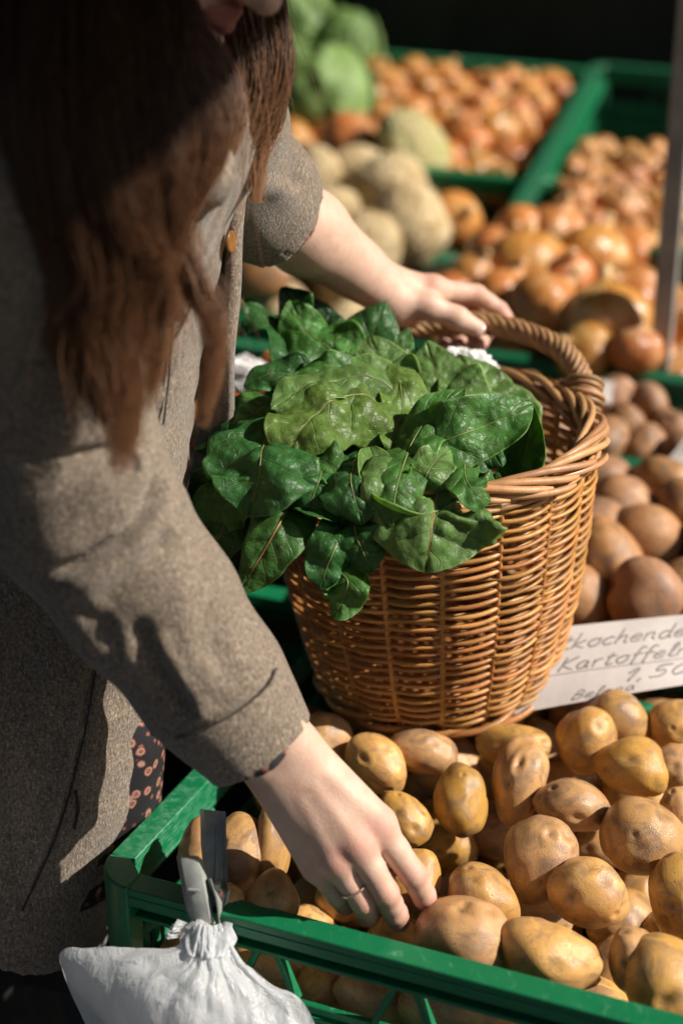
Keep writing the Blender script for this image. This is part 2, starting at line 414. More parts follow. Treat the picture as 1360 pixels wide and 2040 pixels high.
for s in (-1.7, -.55, .6):
    for t0 in (1.2, 3.2):
        p = ST(s, t0, -.27); V, Fs = box(np.array([p[0], p[1], p[2] / 2]) - ro, HX, (.03, .03, p[2] / 2 - .002)); obj('leg', mesh('leg', V, Fs, M['board'], False), rk)
# near black backdrop in place of the shade at the stall's back
bp = empty('shade_backdrop', ST(-.5, 3.12, -.5), 'near black backdrop standing in for the shade at the back of the stall', 'wall')
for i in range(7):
    V, Fs = box(eS * (-2.1 + i * .7) + np.array([0, 0, .55]), HX, (.345, .02, 1.5)); obj('panel', mesh('panel', V, Fs, M['shade_sheet'], False), bp)
# metal post at the right
pr = [(.0165 * c, .0165 * s) for c, s in ((1, -1), (1, 1), (-1, 1), (-1, -1))]
po = empty('metal_post', (.418, 1.815, 0), 'upright grey metal post at the right edge beside the onions', 'post')
V, Fs = box((0, 0, 1.35), HX, (.0135, .0135, 1.35)); bevel(obj('shaft', mesh('shaft', V, Fs, M['post'], False), po), .003)
V, Fs = box((0, 0, .01), HX, (.06, .06, .01)); obj('foot_plate', mesh('foot_plate', V, Fs, M['post'], False), po)

# ================================================================== potatoes
def potato_mesh(seed, mat, sub=4, eyes=7, lump=1.0):
    bm = bmesh.new(); bmesh.ops.create_icosphere(bm, subdivisions=sub, radius=1.0)
    Vv = np.array([v.co[:] for v in bm.verts]); g = np.random.default_rng(seed)
    r = 1 + lump * (.085 * snoise(Vv, 4, .27, seed * 3 + 1) + .036 * snoise(Vv, 5, .62, seed * 3 + 2) + .011 * snoise(Vv, 6, 1.3, seed * 3 + 7) + .0035 * snoise(Vv, 6, 2.0, seed * 3 + 4))
    ew = np.zeros(len(Vv))
    for _ in range(eyes):
        d = unit(g.normal(size=3)); c = Vv @ d; a = np.arccos(np.clip(c, -1, 1)); w = g.uniform(.07, .19)
        r += -g.uniform(.035, .10) * np.exp(-(a / w) ** 2) + .012 * np.exp(-((a - w * 1.7) / (w * .7)) ** 2); ew += np.exp(-(a / (w * .55)) ** 2) * g.uniform(.2, 1)
    Vv = Vv * r[:, None]
    bend = g.normal() * .16; Vv[:, 1] += bend * (Vv[:, 0] ** 2 - .4); tp = g.uniform(-.14, .14); Vv[:, 1:] *= (1 + tp * Vv[:, :1])
    for v, c in zip(bm.verts, Vv): v.co = c
    me = bpy.data.meshes.new('potato'); bm.to_mesh(me); bm.free(); me.materials.append(mat); me.attributes.new('eye', 'FLOAT', 'POINT').data.foreach_set('value', np.clip(ew, 0, 1).astype(np.float32))
    me.polygons.foreach_set('use_smooth', [True] * len(me.polygons)); return me
def star_potato_mesh(mat):
    me = potato_mesh(77, mat, 5, 3, .8); n = len(me.vertices); V = np.zeros(n * 3); me.vertices.foreach_get('co', V); V = V.reshape(-1, 3)
    d = unit([-.3, .86, .42]); a = unit(np.cross(d, [0, 0, 1])); b = np.cross(d, a)
    c = np.arccos(np.clip((V @ d) / np.linalg.norm(V, axis=1), -1, 1)); th = np.arctan2(V @ b, V @ a)
    r = 1 - .10 * np.exp(-(c / .9) ** 2) * np.maximum(0, np.cos(2.5 * th + .6)) ** 4 * np.minimum(1, c / .25) + .16 * np.exp(-(c / .22) ** 2)
    V *= r[:, None]; me.vertices.foreach_set('co', V.ravel()); me.update(); return me
POTM = [potato_mesh(i + 1, M['potato'], 5, 10, 1.45) for i in range(12)]
POTB = [potato_mesh(i + 31, M['potato_b'], 4, 7, 1.5) for i in range(6)]
def pot(px, py, a, b, ang, label, w=None, d=None, me=None, group='potatoes in the front crate', deep=None):
    """potato whose outline in the photograph has half axes a, b (pixels) turned by ang degrees clockwise"""
    w = -.004 if w is None else w
    c = Tp(px, py, w); dd = Td(px, py, w)
    if d is not None: c = P(px, py, d); dd = d
    s = dd / FPX; t = math.radians(ang); vw = unit(c - CAMP); ux = unit(cR - vw * cR.dot(vw)); uy = -np.cross(ux, vw) * -1
    uy = unit(np.cross(vw, ux))                      # image down
    if uy[2] > 0: uy = -uy
    e1 = ux * math.cos(t) + uy * math.sin(t); e2 = np.cross(vw, e1)
    R = Matrix(np.array([e1, e2, np.cross(e1, e2)]).T.tolist()).to_4x4()
    o = obj('potato', me or POTM[random.randrange(len(POTM))], None, None, label, 'potato', group)
    sp = Matrix.Diagonal((a * s, b * s, (deep or (.55 * min(a, b) + .4 * (a + b) / 2)) * s, 1))
    q = Matrix.Rotation(random.choice((0, math.pi)), 4, 'X')
    o.matrix_world = Matrix.Translation(c.tolist()) @ R @ sp @ q
    return o
FP = [
 (1158,1478,72,63,88,'round potato with grey patch, touching the lower edge of the price card'),
 (1226,1442,62,56,20,'shaded potato just under the middle of the price card'),
 (1256,1537,80,62,18,'smooth oval potato right of the tall one, below the price card'),
 (1035,1548,93,60,103,'tall upright oval potato standing below the basket base'),
 (1138,1607,87,52,20,'slim pointed potato lying across the middle of the pile'),
 (1275,1669,83,79,35,'large round potato with brown scab patch and cracks at the right'),
 (918,1590,71,53,92,'egg shaped potato standing below the middle of the basket'),
 (1072,1712,80,66,108,'plump potato in the middle of the pile under the slim pointed one'),
 (1176,1785,88,71,12,'shiny yellow potato with a sharp shadow edge, centre right'),
 (806,1634,63,50,48,'potato touching the forefinger side of the reaching hand'),
 (829,1758,70,54,100,'potato being gripped by the reaching hand'),
 (917,1868,90,82,10,'big dimpled potato resting against the front rim of the crate'),
 (960,1802,84,66,28,'potato wedged behind the big dimpled one at the front rim'),
 (1100,1908,104,74,22,'broad double lobed potato with cracked skin at the front rim'),
 (1326,1952,80,90,0,'potato with star shaped puckered end in the lower right corner'),
 (1262,1912,58,72,0,'potato half hidden left of the puckered star one'),
 (1358,1785,76,88,10,'potato cut by the right picture edge above the puckered one'),
 (1348,1450,60,58,0,'knobbly potato at the right edge under the price card'),
 (1340,1535,52,52,0,'potato at the right edge under the knobbly one'),
 (1358,1625,42,50,0,'orange brown potato peeping out at the right edge'),
 (752,1528,76,54,42,'shaded oblong potato between the cuff and the basket base'),
 (845,1497,72,50,10,'shaded potato right under the front of the basket base'),
 (1018,1482,76,46,8,'dark shaded potato under the right half of the basket base'),
 (640,1478,60,52,0,'dark potato behind the wrist in the shade of the basket'),
 (480,1690,64,86,8,'big rough potato behind the metal clip in the left corner'),
 (540,1693,34,78,2,'potato squeezed behind the big rough one in the left corner'),
 (540,1803,58,60,0,'potato at the front rim right of the metal clip'),
 (452,1806,42,52,0,'potato right behind the lower jaw of the metal clip'),
 (400,1690,50,60,0,'potato in the far left corner behind the metal clip'),
]
for i, (x, y, a, b2, an, lb) in enumerate(FP):
    me = POTM[i % 12]; w = None
    if lb.startswith('potato with star'): me = star_potato_mesh(M['potato'])
    if 'double lobed' in lb: me = potato_mesh(52, M['potato'], 4, 8, 1.7)
    pot(x, y, a, b2, an, lb, me=me, w=w)
LOW = [(900,1690,60,52,0),(988,1668,62,50,20),(865,1640,50,46,0),(700,1800,70,52,20),(690,1690,60,50,0),(1080,1830,70,55,0),(1190,1690,60,50,0),(1010,1900,70,60,0),
 (1230,1830,60,60,0),(1180,2000,70,60,0),(960,1960,70,55,0),(610,1850,60,50,0),(620,1640,62,52,30),(930,1470,60,50,0),(740,1440,60,50,0),(1110,1400,60,50,0),(1300,1620,60,50,0),(560,1580,60,52,0),
 (1290,1395,60,50,0),(1350,1385,60,50,0),(780,1880,62,50,0),(1330,1870,60,60,0),(850,1560,55,45,0),(1200,1400,60,50,0)]
seen = set()
for x, y, a, b2, an in LOW:                                # named after the nearest top potato with a look of its own
    for q in sorted((q for q in FP if q[5].split()[0] != 'potato'), key=lambda q: math.dist((x, y), q[:2])):
        dx, dy = x - q[0], y - q[1]; side = ('right of' if dx > 0 else 'left of') if abs(dx) > abs(dy) else ('below' if dy > 0 else 'above')
        lb = 'shaded potato deep in the gap %s the %s' % (side, q[5].split(' potato')[0] + ' potato')
        if lb not in seen: break
    seen.add(lb); pot(x, y, a, b2, an, lb, w=-.102)
# potatoes seen through the lattice of the front wall and the filling below
g = np.random.default_rng(5); fo = FC
THR = [(530,1918,80,52,12,'potato showing through the lattice below the clip'),(640,1962,46,60,10,'potato behind the first lattice gap right of the bag'),(745,1985,78,58,15,'potato showing through the second lattice gap of the crate'),(905,2022,110,62,15,'long potato low behind the front lattice')]
for x, y, a, b2, an, lb in THR:
    k = ray(x, y); n0 = FAX[1]; dd = (FC + n0 * .042 - CAMP).dot(n0) / k.dot(n0)
    pot(x, y, a, b2, an, lb, d=dd)
for i in range(9):
    for j in range(6):
        for k in range(2):
            if k == 0 and j > 0 and i > 0: continue
            p = fo + FAX[0] * (.045 + i * .064 + g.uniform(-.01, .01)) + FAX[1] * (.05 + j * .063 + g.uniform(-.01, .01)) + FAX[2] * (-.165 + k * .036)
            o = obj('potato', POTM[int(g.integers(12))], None, p, 'potato in the lower layers of the front crate', 'potato', 'lower potatoes in the front crate')
            o.scale = np.array([.038, .031, .029]) * g.uniform(.9, 1.08); o.rotation_euler = g.uniform(-3, 3, 3)
# heap at the back of the front crate under the basket
def heap(name, meshes, s0, s1, t0, t1, w0, dia, label, cat, group, seed, up=None, jit=.25, stretch=(1.15, 1, .95), layers=2, dome=0.0, rise=0.0, maxn=400):
    g = np.random.default_rng(seed); out = []; rows = {}
    c_ = conv(s0, t0); s1 += c_[0] - s0; t1 += c_[1] - t0; s0, t0 = c_
    for L in range(layers):
        st = dia * .94; n_t = max(1, int((t1 - t0) / (st * .88))); n_s = max(1, int((s1 - s0) / st))
        for i in range(n_t):
            for j in range(n_s):
                s = s0 + dia / 2 + (j + (.5 if (i + L) % 2 else 0)) * st + g.uniform(-jit, jit) * dia * .5; t = t0 + dia / 2 + i * st * .88 + g.uniform(-jit, jit) * dia * .5
                if s > s1 - dia * .4 or t > t1 - dia * .3: continue
                fs = (s - s0) / (s1 - s0); ft = (t - t0) / (t1 - t0)
                w = w0 + dome * math.sin(math.pi * fs) * math.sin(math.pi * min(1, ft * .9 + .08)) + rise * ft - L * dia * .72 + g.uniform(-.16, .16) * dia
                p = ST(s, t, w); qx, qy, qd = proj(p)
                if not (-120 < qx < 1480 and -160 < qy < 2150): continue
                o = obj(name, meshes[int(g.integers(len(meshes)))], None, p, label if L == 0 else label.replace('on top of', 'deeper down in'), cat, group)
                if L == 0: rows.setdefault(i, []).append((s, o))
                k = dia / 2 * g.uniform(.86, 1.12); o.scale = np.array(stretch) * k
                o.rotation_euler = g.uniform(-3.1, 3.1, 3) if up is None else (g.normal() * up, g.normal() * up, g.uniform(0, 6.28))
                out.append(o)
    if 'on top of' in label:                               # count them line by line from the front, each line from the left
        kind, place = label.split(' on top of ')
        for n, i in enumerate(sorted(rows)):
            for m, (s, o) in enumerate(sorted(rows[i], key=lambda q: q[0])): o['label'] = '%s %s from left, %s line from front, %s' % (ORD[m], kind, ORD[n], place.replace('the ', '', 1))
    return out
ORD = 'first second third fourth fifth sixth seventh eighth ninth tenth eleventh twelfth thirteenth fourteenth fifteenth sixteenth'.split()
heap('potato', POTM, -.42, .13, .93, 1.10, -.085, .066, 'shaded potato at the back of the front crate below the price card', 'potato', 'back potatoes of the front crate', 3)
heap('potato', POTB, -.36, .15, 1.10, 1.41, -.002, .073, 'brown potato on top of the crate behind the basket', 'potato', 'brown potatoes behind the basket', 9, dome=.02)
heap('potato', POTB, -.36, .15, 1.455, 1.64, -.012, .056, 'small potato on top of the narrow crate', 'potato', 'small potatoes before the onions', 10, dome=.01)

# ================================================================== onions, shallots, celeriac, cabbages
def lathe_mesh(name, prof, k, mat, seed, wob=.04):
    g = np.random.default_rng(seed); V = []; n = len(prof); ph = g.uniform(0, 6.28, 3)
    for r, z in prof:
        for j in range(k):
            a = 2 * math.pi * j / k; rr = r * (1 + wob * math.sin(2 * a + ph[0]) + wob * .5 * math.sin(5 * a + ph[1]) + .012 * math.sin(11 * a + ph[2]))
            V.append((rr * math.cos(a), rr * math.sin(a), z))
    Fs = [(i * k + j, i * k + (j + 1) % k, (i + 1) * k + (j + 1) % k, (i + 1) * k + j) for i in range(n - 1) for j in range(k)]
    Fs += [tuple(range(k))[::-1], tuple((n - 1) * k + j for j in range(k))]
    return mesh(name, V, Fs, mat)
oprof = [(.10, -.93), (.35, -.90), (.62, -.78), (.85, -.50), (.985, -.15), (1.0, .12), (.93, .42), (.74, .70), (.48, .88), (.26, .98), (.15, 1.10), (.12, 1.26), (.15, 1.36), (.09, 1.42)]
ONM = [lathe_mesh('onion', oprof, 28, M['onion'], i) for i in range(5)]
sprof = [(.10, -1.1), (.32, -1.02), (.6, -.8), (.84, -.5), (.97, -.1), (.95, .25), (.80, .6), (.55, .9), (.28, 1.15), (.13, 1.4), (.10, 1.55)]
SHM = [lathe_mesh('shallot', sprof, 20, M['shallot'], i + 9) for i in range(4)]
BIG = [(1050,545,82,'big shiny onion in the middle of the onion heap'),(1180,520,70,'big onion behind the shiny middle one'),(1208,645,82,'large round onion beside the metal post, lowest right'),(1105,470,62,'onion at the back of the heap below the green divider'),(1255,590,62,'onion tucked against the metal post'),
 (985,510,58,'onion at the left back of the big onion heap'),(940,560,50,'dark orange onion at the left of the big onion heap'),(1085,620,72,'big onion right behind the gripped handle'),(1000,600,64,'big onion behind the thumb on the handle'),(1165,705,56,'onion low in front next to the handle wrap'),(1120,560,60,'pale peeling onion in the middle of the onion heap'),(1265,700,50,'small onion at the foot of the metal post'),(905,590,50,'onion just above the fingers holding the handle'),(1040,470,56,'small onion in front of the back divider'),(1250,505,50,'onion at the back right beside the metal post')]
for i, (x, y, a, lb) in enumerate(BIG):
    w = .025 if i not in (8, 9, 12) else .01
    c = Tp(x, y, w); k = 1.1 * a * Td(x, y, w) / FPX
    o = obj('onion', ONM[i % 5], None, c, lb, 'onion', 'big onions in the middle crate'); o.scale = (k, k, k * .92); o.rotation_euler = (g.normal() * .5, g.normal() * .6, g.uniform(0, 6))
heap('onion', ONM, -.53, .05, 1.68, 1.97, -.045, .085, 'onion deeper down in the heap of big onions', 'onion', 'lower onions in the middle crate', 21, up=.6, layers=1)
heap('onion', ONM, -1.05, -.50, 2.27, 2.86, -.03, .076, 'onion on top of the back onion crate', 'onion', 'onions in the back row', 22, up=.7, dome=.02, rise=.03)
heap('shallot', SHM, -.455, .10, 2.0, 2.52, -.01, .05, 'shallot on top of the shallot crate', 'shallot', 'shallots in the deep crate', 23, up=1.0, stretch=(1, 1, 1.05), rise=.03)
CELM = [potato_mesh(i + 61, M['celeriac'], 4, 12, 1.5) for i in range(4)]
KOH = potato_mesh(70, M['kohlrabi'], 4, 3, .8)
CEL = [(805,465,78,82,'large pale celeriac above the bare forearm',0),(735,490,62,60,'pale celeriac right behind the bare forearm',0),(765,375,80,70,'brown celeriac behind the large pale one',0),(712,350,70,56,'brown celeriac at the left of the heap beside the cabbage',0),(625,360,46,58,'yellowish celeriac touching the left sleeve',0),(655,430,58,52,'yellowish celeriac between sleeve and forearm',0),(905,440,52,46,'orange onion beside the large pale celeriac',2),(830,315,62,88,'long pale green turnip lying on top of the celeriac',1),(520,545,60,52,'brown root behind the coat edge and the forearm',3),(700,290,60,46,'orange onion between cabbage and celeriac',2),(560,470,60,50,'brown root in the shade under the left sleeve',3)]
for x, y, a, b2, lb, kd in CEL:
    w = .01; c = Tp(x, y, w); s = 1.14 * Td(x, y, w) / FPX
    me = [CELM[random.randrange(4)], KOH, ONM[1], POTB[2]][kd]
    o = obj(['celeriac', 'turnip', 'onion', 'root_vegetable'][kd], me, None, c, lb, ['celeriac', 'turnip', 'onion', 'root'][kd], 'roots behind the forearm')
    o.scale = (a * s, (a + b2) / 2 * s, b2 * s); o.rotation_euler = (0, .45 if kd == 1 else 0, g.uniform(0, 6)) if kd != 2 else (.9, .7, 0)
    if kd == 1: o.rotation_euler = (.35, -.45, 0)
heap('celeriac', CELM, -1.14, -.58, 1.74, 2.18, -.10, .11, 'celeriac deeper down in the heap behind the forearm', 'celeriac', 'lower celeriac', 31, layers=1)

def cabbage(c, r, label, seed, col='cabbage'):
    g = np.random.default_rng(seed); root = empty('cabbage', c, label, 'cabbage', 'cabbages in the back crate')
    k = 20
    def leafcap(d, rr, spread, flare, nm):
        a = unit(np.cross(d, [.3, .2, .9])); b = np.cross(d, a); V = []; n = 14; mm = 18
        for i in range(n):
            for j in range(mm):
                u = (j / (mm - 1) * 2 - 1); t = i / (n - 1) * 2 - 1
                rad = math.sqrt(u * u + t * t) + 1e-6; q = max(abs(u), abs(t)); uu, tt = u * q / rad, t * q / rad
                th = q * spread; dr = unit(a * uu + b * tt) if q > 1e-5 else a
                ph = math.atan2(tt, uu)
                rr2 = rr * (1 + flare * max(0, q - .55) ** 2 * (1 + .5 * math.sin(7 * ph + seed)) + .018 * math.sin(ph * 9) * q)
                V.append((d * math.cos(th) + dr * math.sin(th)) * rr2)
        Fs = [(i * mm + j, i * mm + j + 1, (i + 1) * mm + j + 1, (i + 1) * mm + j) for i in range(n - 1) for j in range(mm - 1)]
        o = obj(nm, mesh(nm, V, Fs, M[col]), root); md = o.modifiers.new('thick', 'SOLIDIFY'); md.thickness = .003; return o
    head = potato_mesh(200 + seed, M[col], 4, 0, .5); h = obj('head', head, root); h.scale = (r * .93, r * .93, r * .9)
    for i in range(9):
        d = unit([math.cos(i * 2.4), math.sin(i * 2.4), g.uniform(-.3, .75)]); leafcap(d, r * (.97 + .012 * i), g.uniform(.75, 1.05), .35 if i > 4 else .12, 'leaf')
    return root
for x, y, rp, w, lb, sd in ((640, 205, 96, .02, 'round green cabbage beside the long hair', 1), (575, 60, 80, .05, 'loose leafed cabbage at the top edge beside the hair', 2), (690, 95, 60, .03, 'dark cabbage in the shade behind the round one', 3), (560, 160, 70, -.02, 'cabbage half hidden by the hair', 4)):
    cabbage(Tp(x, y, w), 1.12 * rp * Td(x, y, w) / FPX, lb, sd)
# carrots and a bag seen between coat and greens
cprof = [(.06, -1.0), (.2, -.9), (.45, -.2), (.62, .5), (.66, .85), (.45, 1.0), (.15, .98)]
CAM_ = lathe_mesh('carrot', [(r * .32, z) for r, z in cprof], 14, M['carrot'], 5)
for i in range(14):
    x, y = [(470,760),(452,800),(480,830),(440,850),(500,790),(420,880),(575,715),(540,830),(560,770),(465,790),(430,830),(520,730),(610,760),(500,860)][i]
    w = -.02; o = obj('carrot', CAM_, None, Tp(x, y, w), 'orange carrot glimpsed between the coat and the greens', 'carrot', 'carrots behind the greens'); o.scale = (.055,) * 3
    o.rotation_euler = (1.4 + g.normal() * .2, g.normal() * .3, g.uniform(-.6, .6))
# ================================================================== wicker basket
BTL = math.radians(5.0); BH = .243
bn = unit(np.array([-.045, -math.sin(BTL), math.cos(BTL)]))
BC = Tp(880, 1462, .004) + np.array([0, math.cos(BTL), math.sin(BTL)]) * .108     # middle of the basket's foot
bn = bn; b1 = unit(cR - bn * bn.dot(cR)); b2_ = np.cross(bn, b1)      # axis, right, back
def brad(h):                                               # side profile
    return np.interp(h, [0, .02, .06, .11, .17, .215, BH], [.102, .112, .122, .131, .1375, .1405, .1415])
def bpos(th, h, dr=0.0):
    th = np.asarray(th, float); r = brad(h) + dr
    return BC + np.multiply.outer(r * np.cos(th), b1) + np.multiply.outer(r * np.sin(th), b2_) + np.multiply.outer(np.asarray(h, float) + 0 * th, bn)
bask = empty('wicker_basket', BC, 'brown wicker basket with twisted handle, filled with leafy greens', 'basket')
def bpart(nm, V, Fs, mat): return obj(nm, mesh(nm, np.asarray(V) - BC, Fs, mat), bask)
NS = 18                                                     # stakes
NROW = 50
gb = np.random.default_rng(3)
for i in range(NS):
    th = 2 * math.pi * (i + .5) / NS; hs = np.linspace(0.0, BH - .004, 14)
    V, Fs = tube(np.array([bpos(th + .006 * math.sin(i), h, -.0005 * math.sin(9 * h)) for h in hs]), .0027, 7); bpart('stake', V, Fs, M['willow'])
for r in range(NROW):
    h0 = .012 + (BH - .026) * r / (NROW - 1); n = NS * 12; th = np.linspace(0, 2 * math.pi, n, endpoint=False)
    ph = math.pi * (r % 2); c = np.cos(th * NS / 2 + ph)      # in front of one stake, behind the next
    amp = .0044; dr = amp * np.sign(c) * np.abs(c) ** .75 + gb.normal() * .0005
    hh = h0 + .0009 * np.sin(th * NS / 2 + ph) * (1 if r % 2 else 1) + .0008 * np.sin(3 * th + gb.uniform(0, 6)) + .0005 * np.sin(11 * th + gb.uniform(0, 6))
    rad = .00195 * (1 + .10 * np.sin(th * 2 + gb.uniform(0, 6)) + .06 * np.sin(5 * th + gb.uniform(0, 6)))
    Cc = np.array([bpos(t, h, d) for t, h, d in zip(th, hh, dr)])
    V, Fs = tube(Cc, rad, 6, closed=True, up=bn); bpart('weaver', V, Fs, M['willow'])
# rolled border at the top: rods that run inside -> over the top -> outside
def border(h0, nrod, span, rr, a, hz, mat, nm, ph0=0.0, rad_off=0.0):
    for i in range(nrod):
        t0 = 2 * math.pi * i / nrod + ph0 + gb.normal() * .02; m = 34; f = np.linspace(0, 1, m); th = t0 + f * span
        ang = math.pi * (1.12 - 1.24 * f)                     # from inside low, over, to outside low
        dr = a * np.cos(ang) * (.75 + .25 * np.abs(np.cos(ang))) + rad_off + gb.normal() * .0006; hh = h0 + hz * np.sin(ang) + gb.normal() * .0006
        rd = rr * np.interp(f, [0, .08, .5, .92, 1], [.55, .95, 1.05, .9, .4]) * gb.uniform(.88, 1.1)
        V, Fs = tube(np.array([bpos(t, BH, d) + bn * (z - BH) for t, z, d in zip(th, hh, dr)]), rd, 7); bpart(nm, V, Fs, mat)
border(BH + .0015, 26, 1.0, .0034, .0105, .0085, M['willow_r'], 'border_rod')
border(BH - .004, 13, .95, .0032, .0135, .003, M['willow_r'], 'border_rod', .2, .0005)
for i in range(4):                                         # waling just under the border
    th = np.linspace(0, 2 * math.pi, 300, endpoint=False); V, Fs = tube(np.array([bpos(t, BH - .008, .0042 * math.cos(NS / 4 * t + i * math.pi / 2) + .001) + bn * .0024 * math.sin(NS / 4 * t + i * math.pi / 2) for t in th]), .0025, 6, closed=True, up=bn); bpart('waling_rod', V, Fs, M['willow_r'])
for i in range(15):                                        # rolled foot border
    t0 = 2 * math.pi * i / 15; f = np.linspace(0, 1, 26); th = t0 + f * .85
    V, Fs = tube(np.array([bpos(t, .004, .012 * math.sin(math.pi * q) - .002) + bn * (-.006 + .010 * q) for t, q in zip(th, f)]), .0033 * np.interp(f, [0, .1, .9, 1], [.5, 1, 1, .4]), 7); bpart('foot_rod', V, Fs, M['willow'])
V = [BC + b1 * .099 * math.cos(a) + b2_ * .099 * math.sin(a) + bn * z for z in (.006, .012) for a in np.linspace(0, 2 * math.pi, 40, endpoint=False)]
Fs = [tuple(range(40))[::-1], tuple(range(40, 80))] + [(i, (i + 1) % 40, 40 + (i + 1) % 40, 40 + i) for i in range(40)]
bpart('base', V, Fs, M['willow'])
# twisted handle
HDD = [(1178, 880, None), (1163, 800, 1.30), (1150, 738, 1.315), (1112, 694, 1.335), (1050, 665, 1.355), (975, 646, 1.373), (895, 645, 1.385), (820, 655, 1.388), (750, 680, 1.385), (700, 715, 1.37), (672, 760, 1.35)]
hr0 = bpos(math.radians(14), BH - .05)
HC = catmull([hr0] + [P(*q) for q in HDD[1:]], 160)
_, HA, HB = frames(HC); 
for i in range(8):
    a = 2 * math.pi * i / 8 + np.linspace(0, 10.5 * 2 * math.pi / 2.0, 160); rr = .0078
    V, Fs = tube(HC + rr * (np.cos(a)[:, None] * HA + np.sin(a)[:, None] * HB), .0035, 7); bpart('handle_strand', V, Fs, M['willow_h'])
V, Fs = tube(HC, .0062, 8); bpart('handle_core', V, Fs, M['willow_h'])
for e in (0, 1):                                           # binding coils where the handle joins the border
    for i in range(8):
        k = (11 + i * 1.75) if e == 0 else (150 - i * 1.6); k0 = int(k); c = HC[k0] + (HC[k0 + 1] - HC[k0]) * (k - k0)
        a = np.linspace(0, 2 * math.pi, 22, endpoint=False); tl = HC[k0 + 1] - HC[k0]
        Cc = c + (.0150 + .002 * math.sin(i * 2.1)) * (np.cos(a)[:, None] * HA[k0] + np.sin(a)[:, None] * HB[k0]) + np.multiply.outer(np.sin(a + .5), unit(tl)) * .004
        V, Fs = tube(Cc, .0029, 6, closed=True); bpart('binding_coil', V, Fs, M['willow_h'])
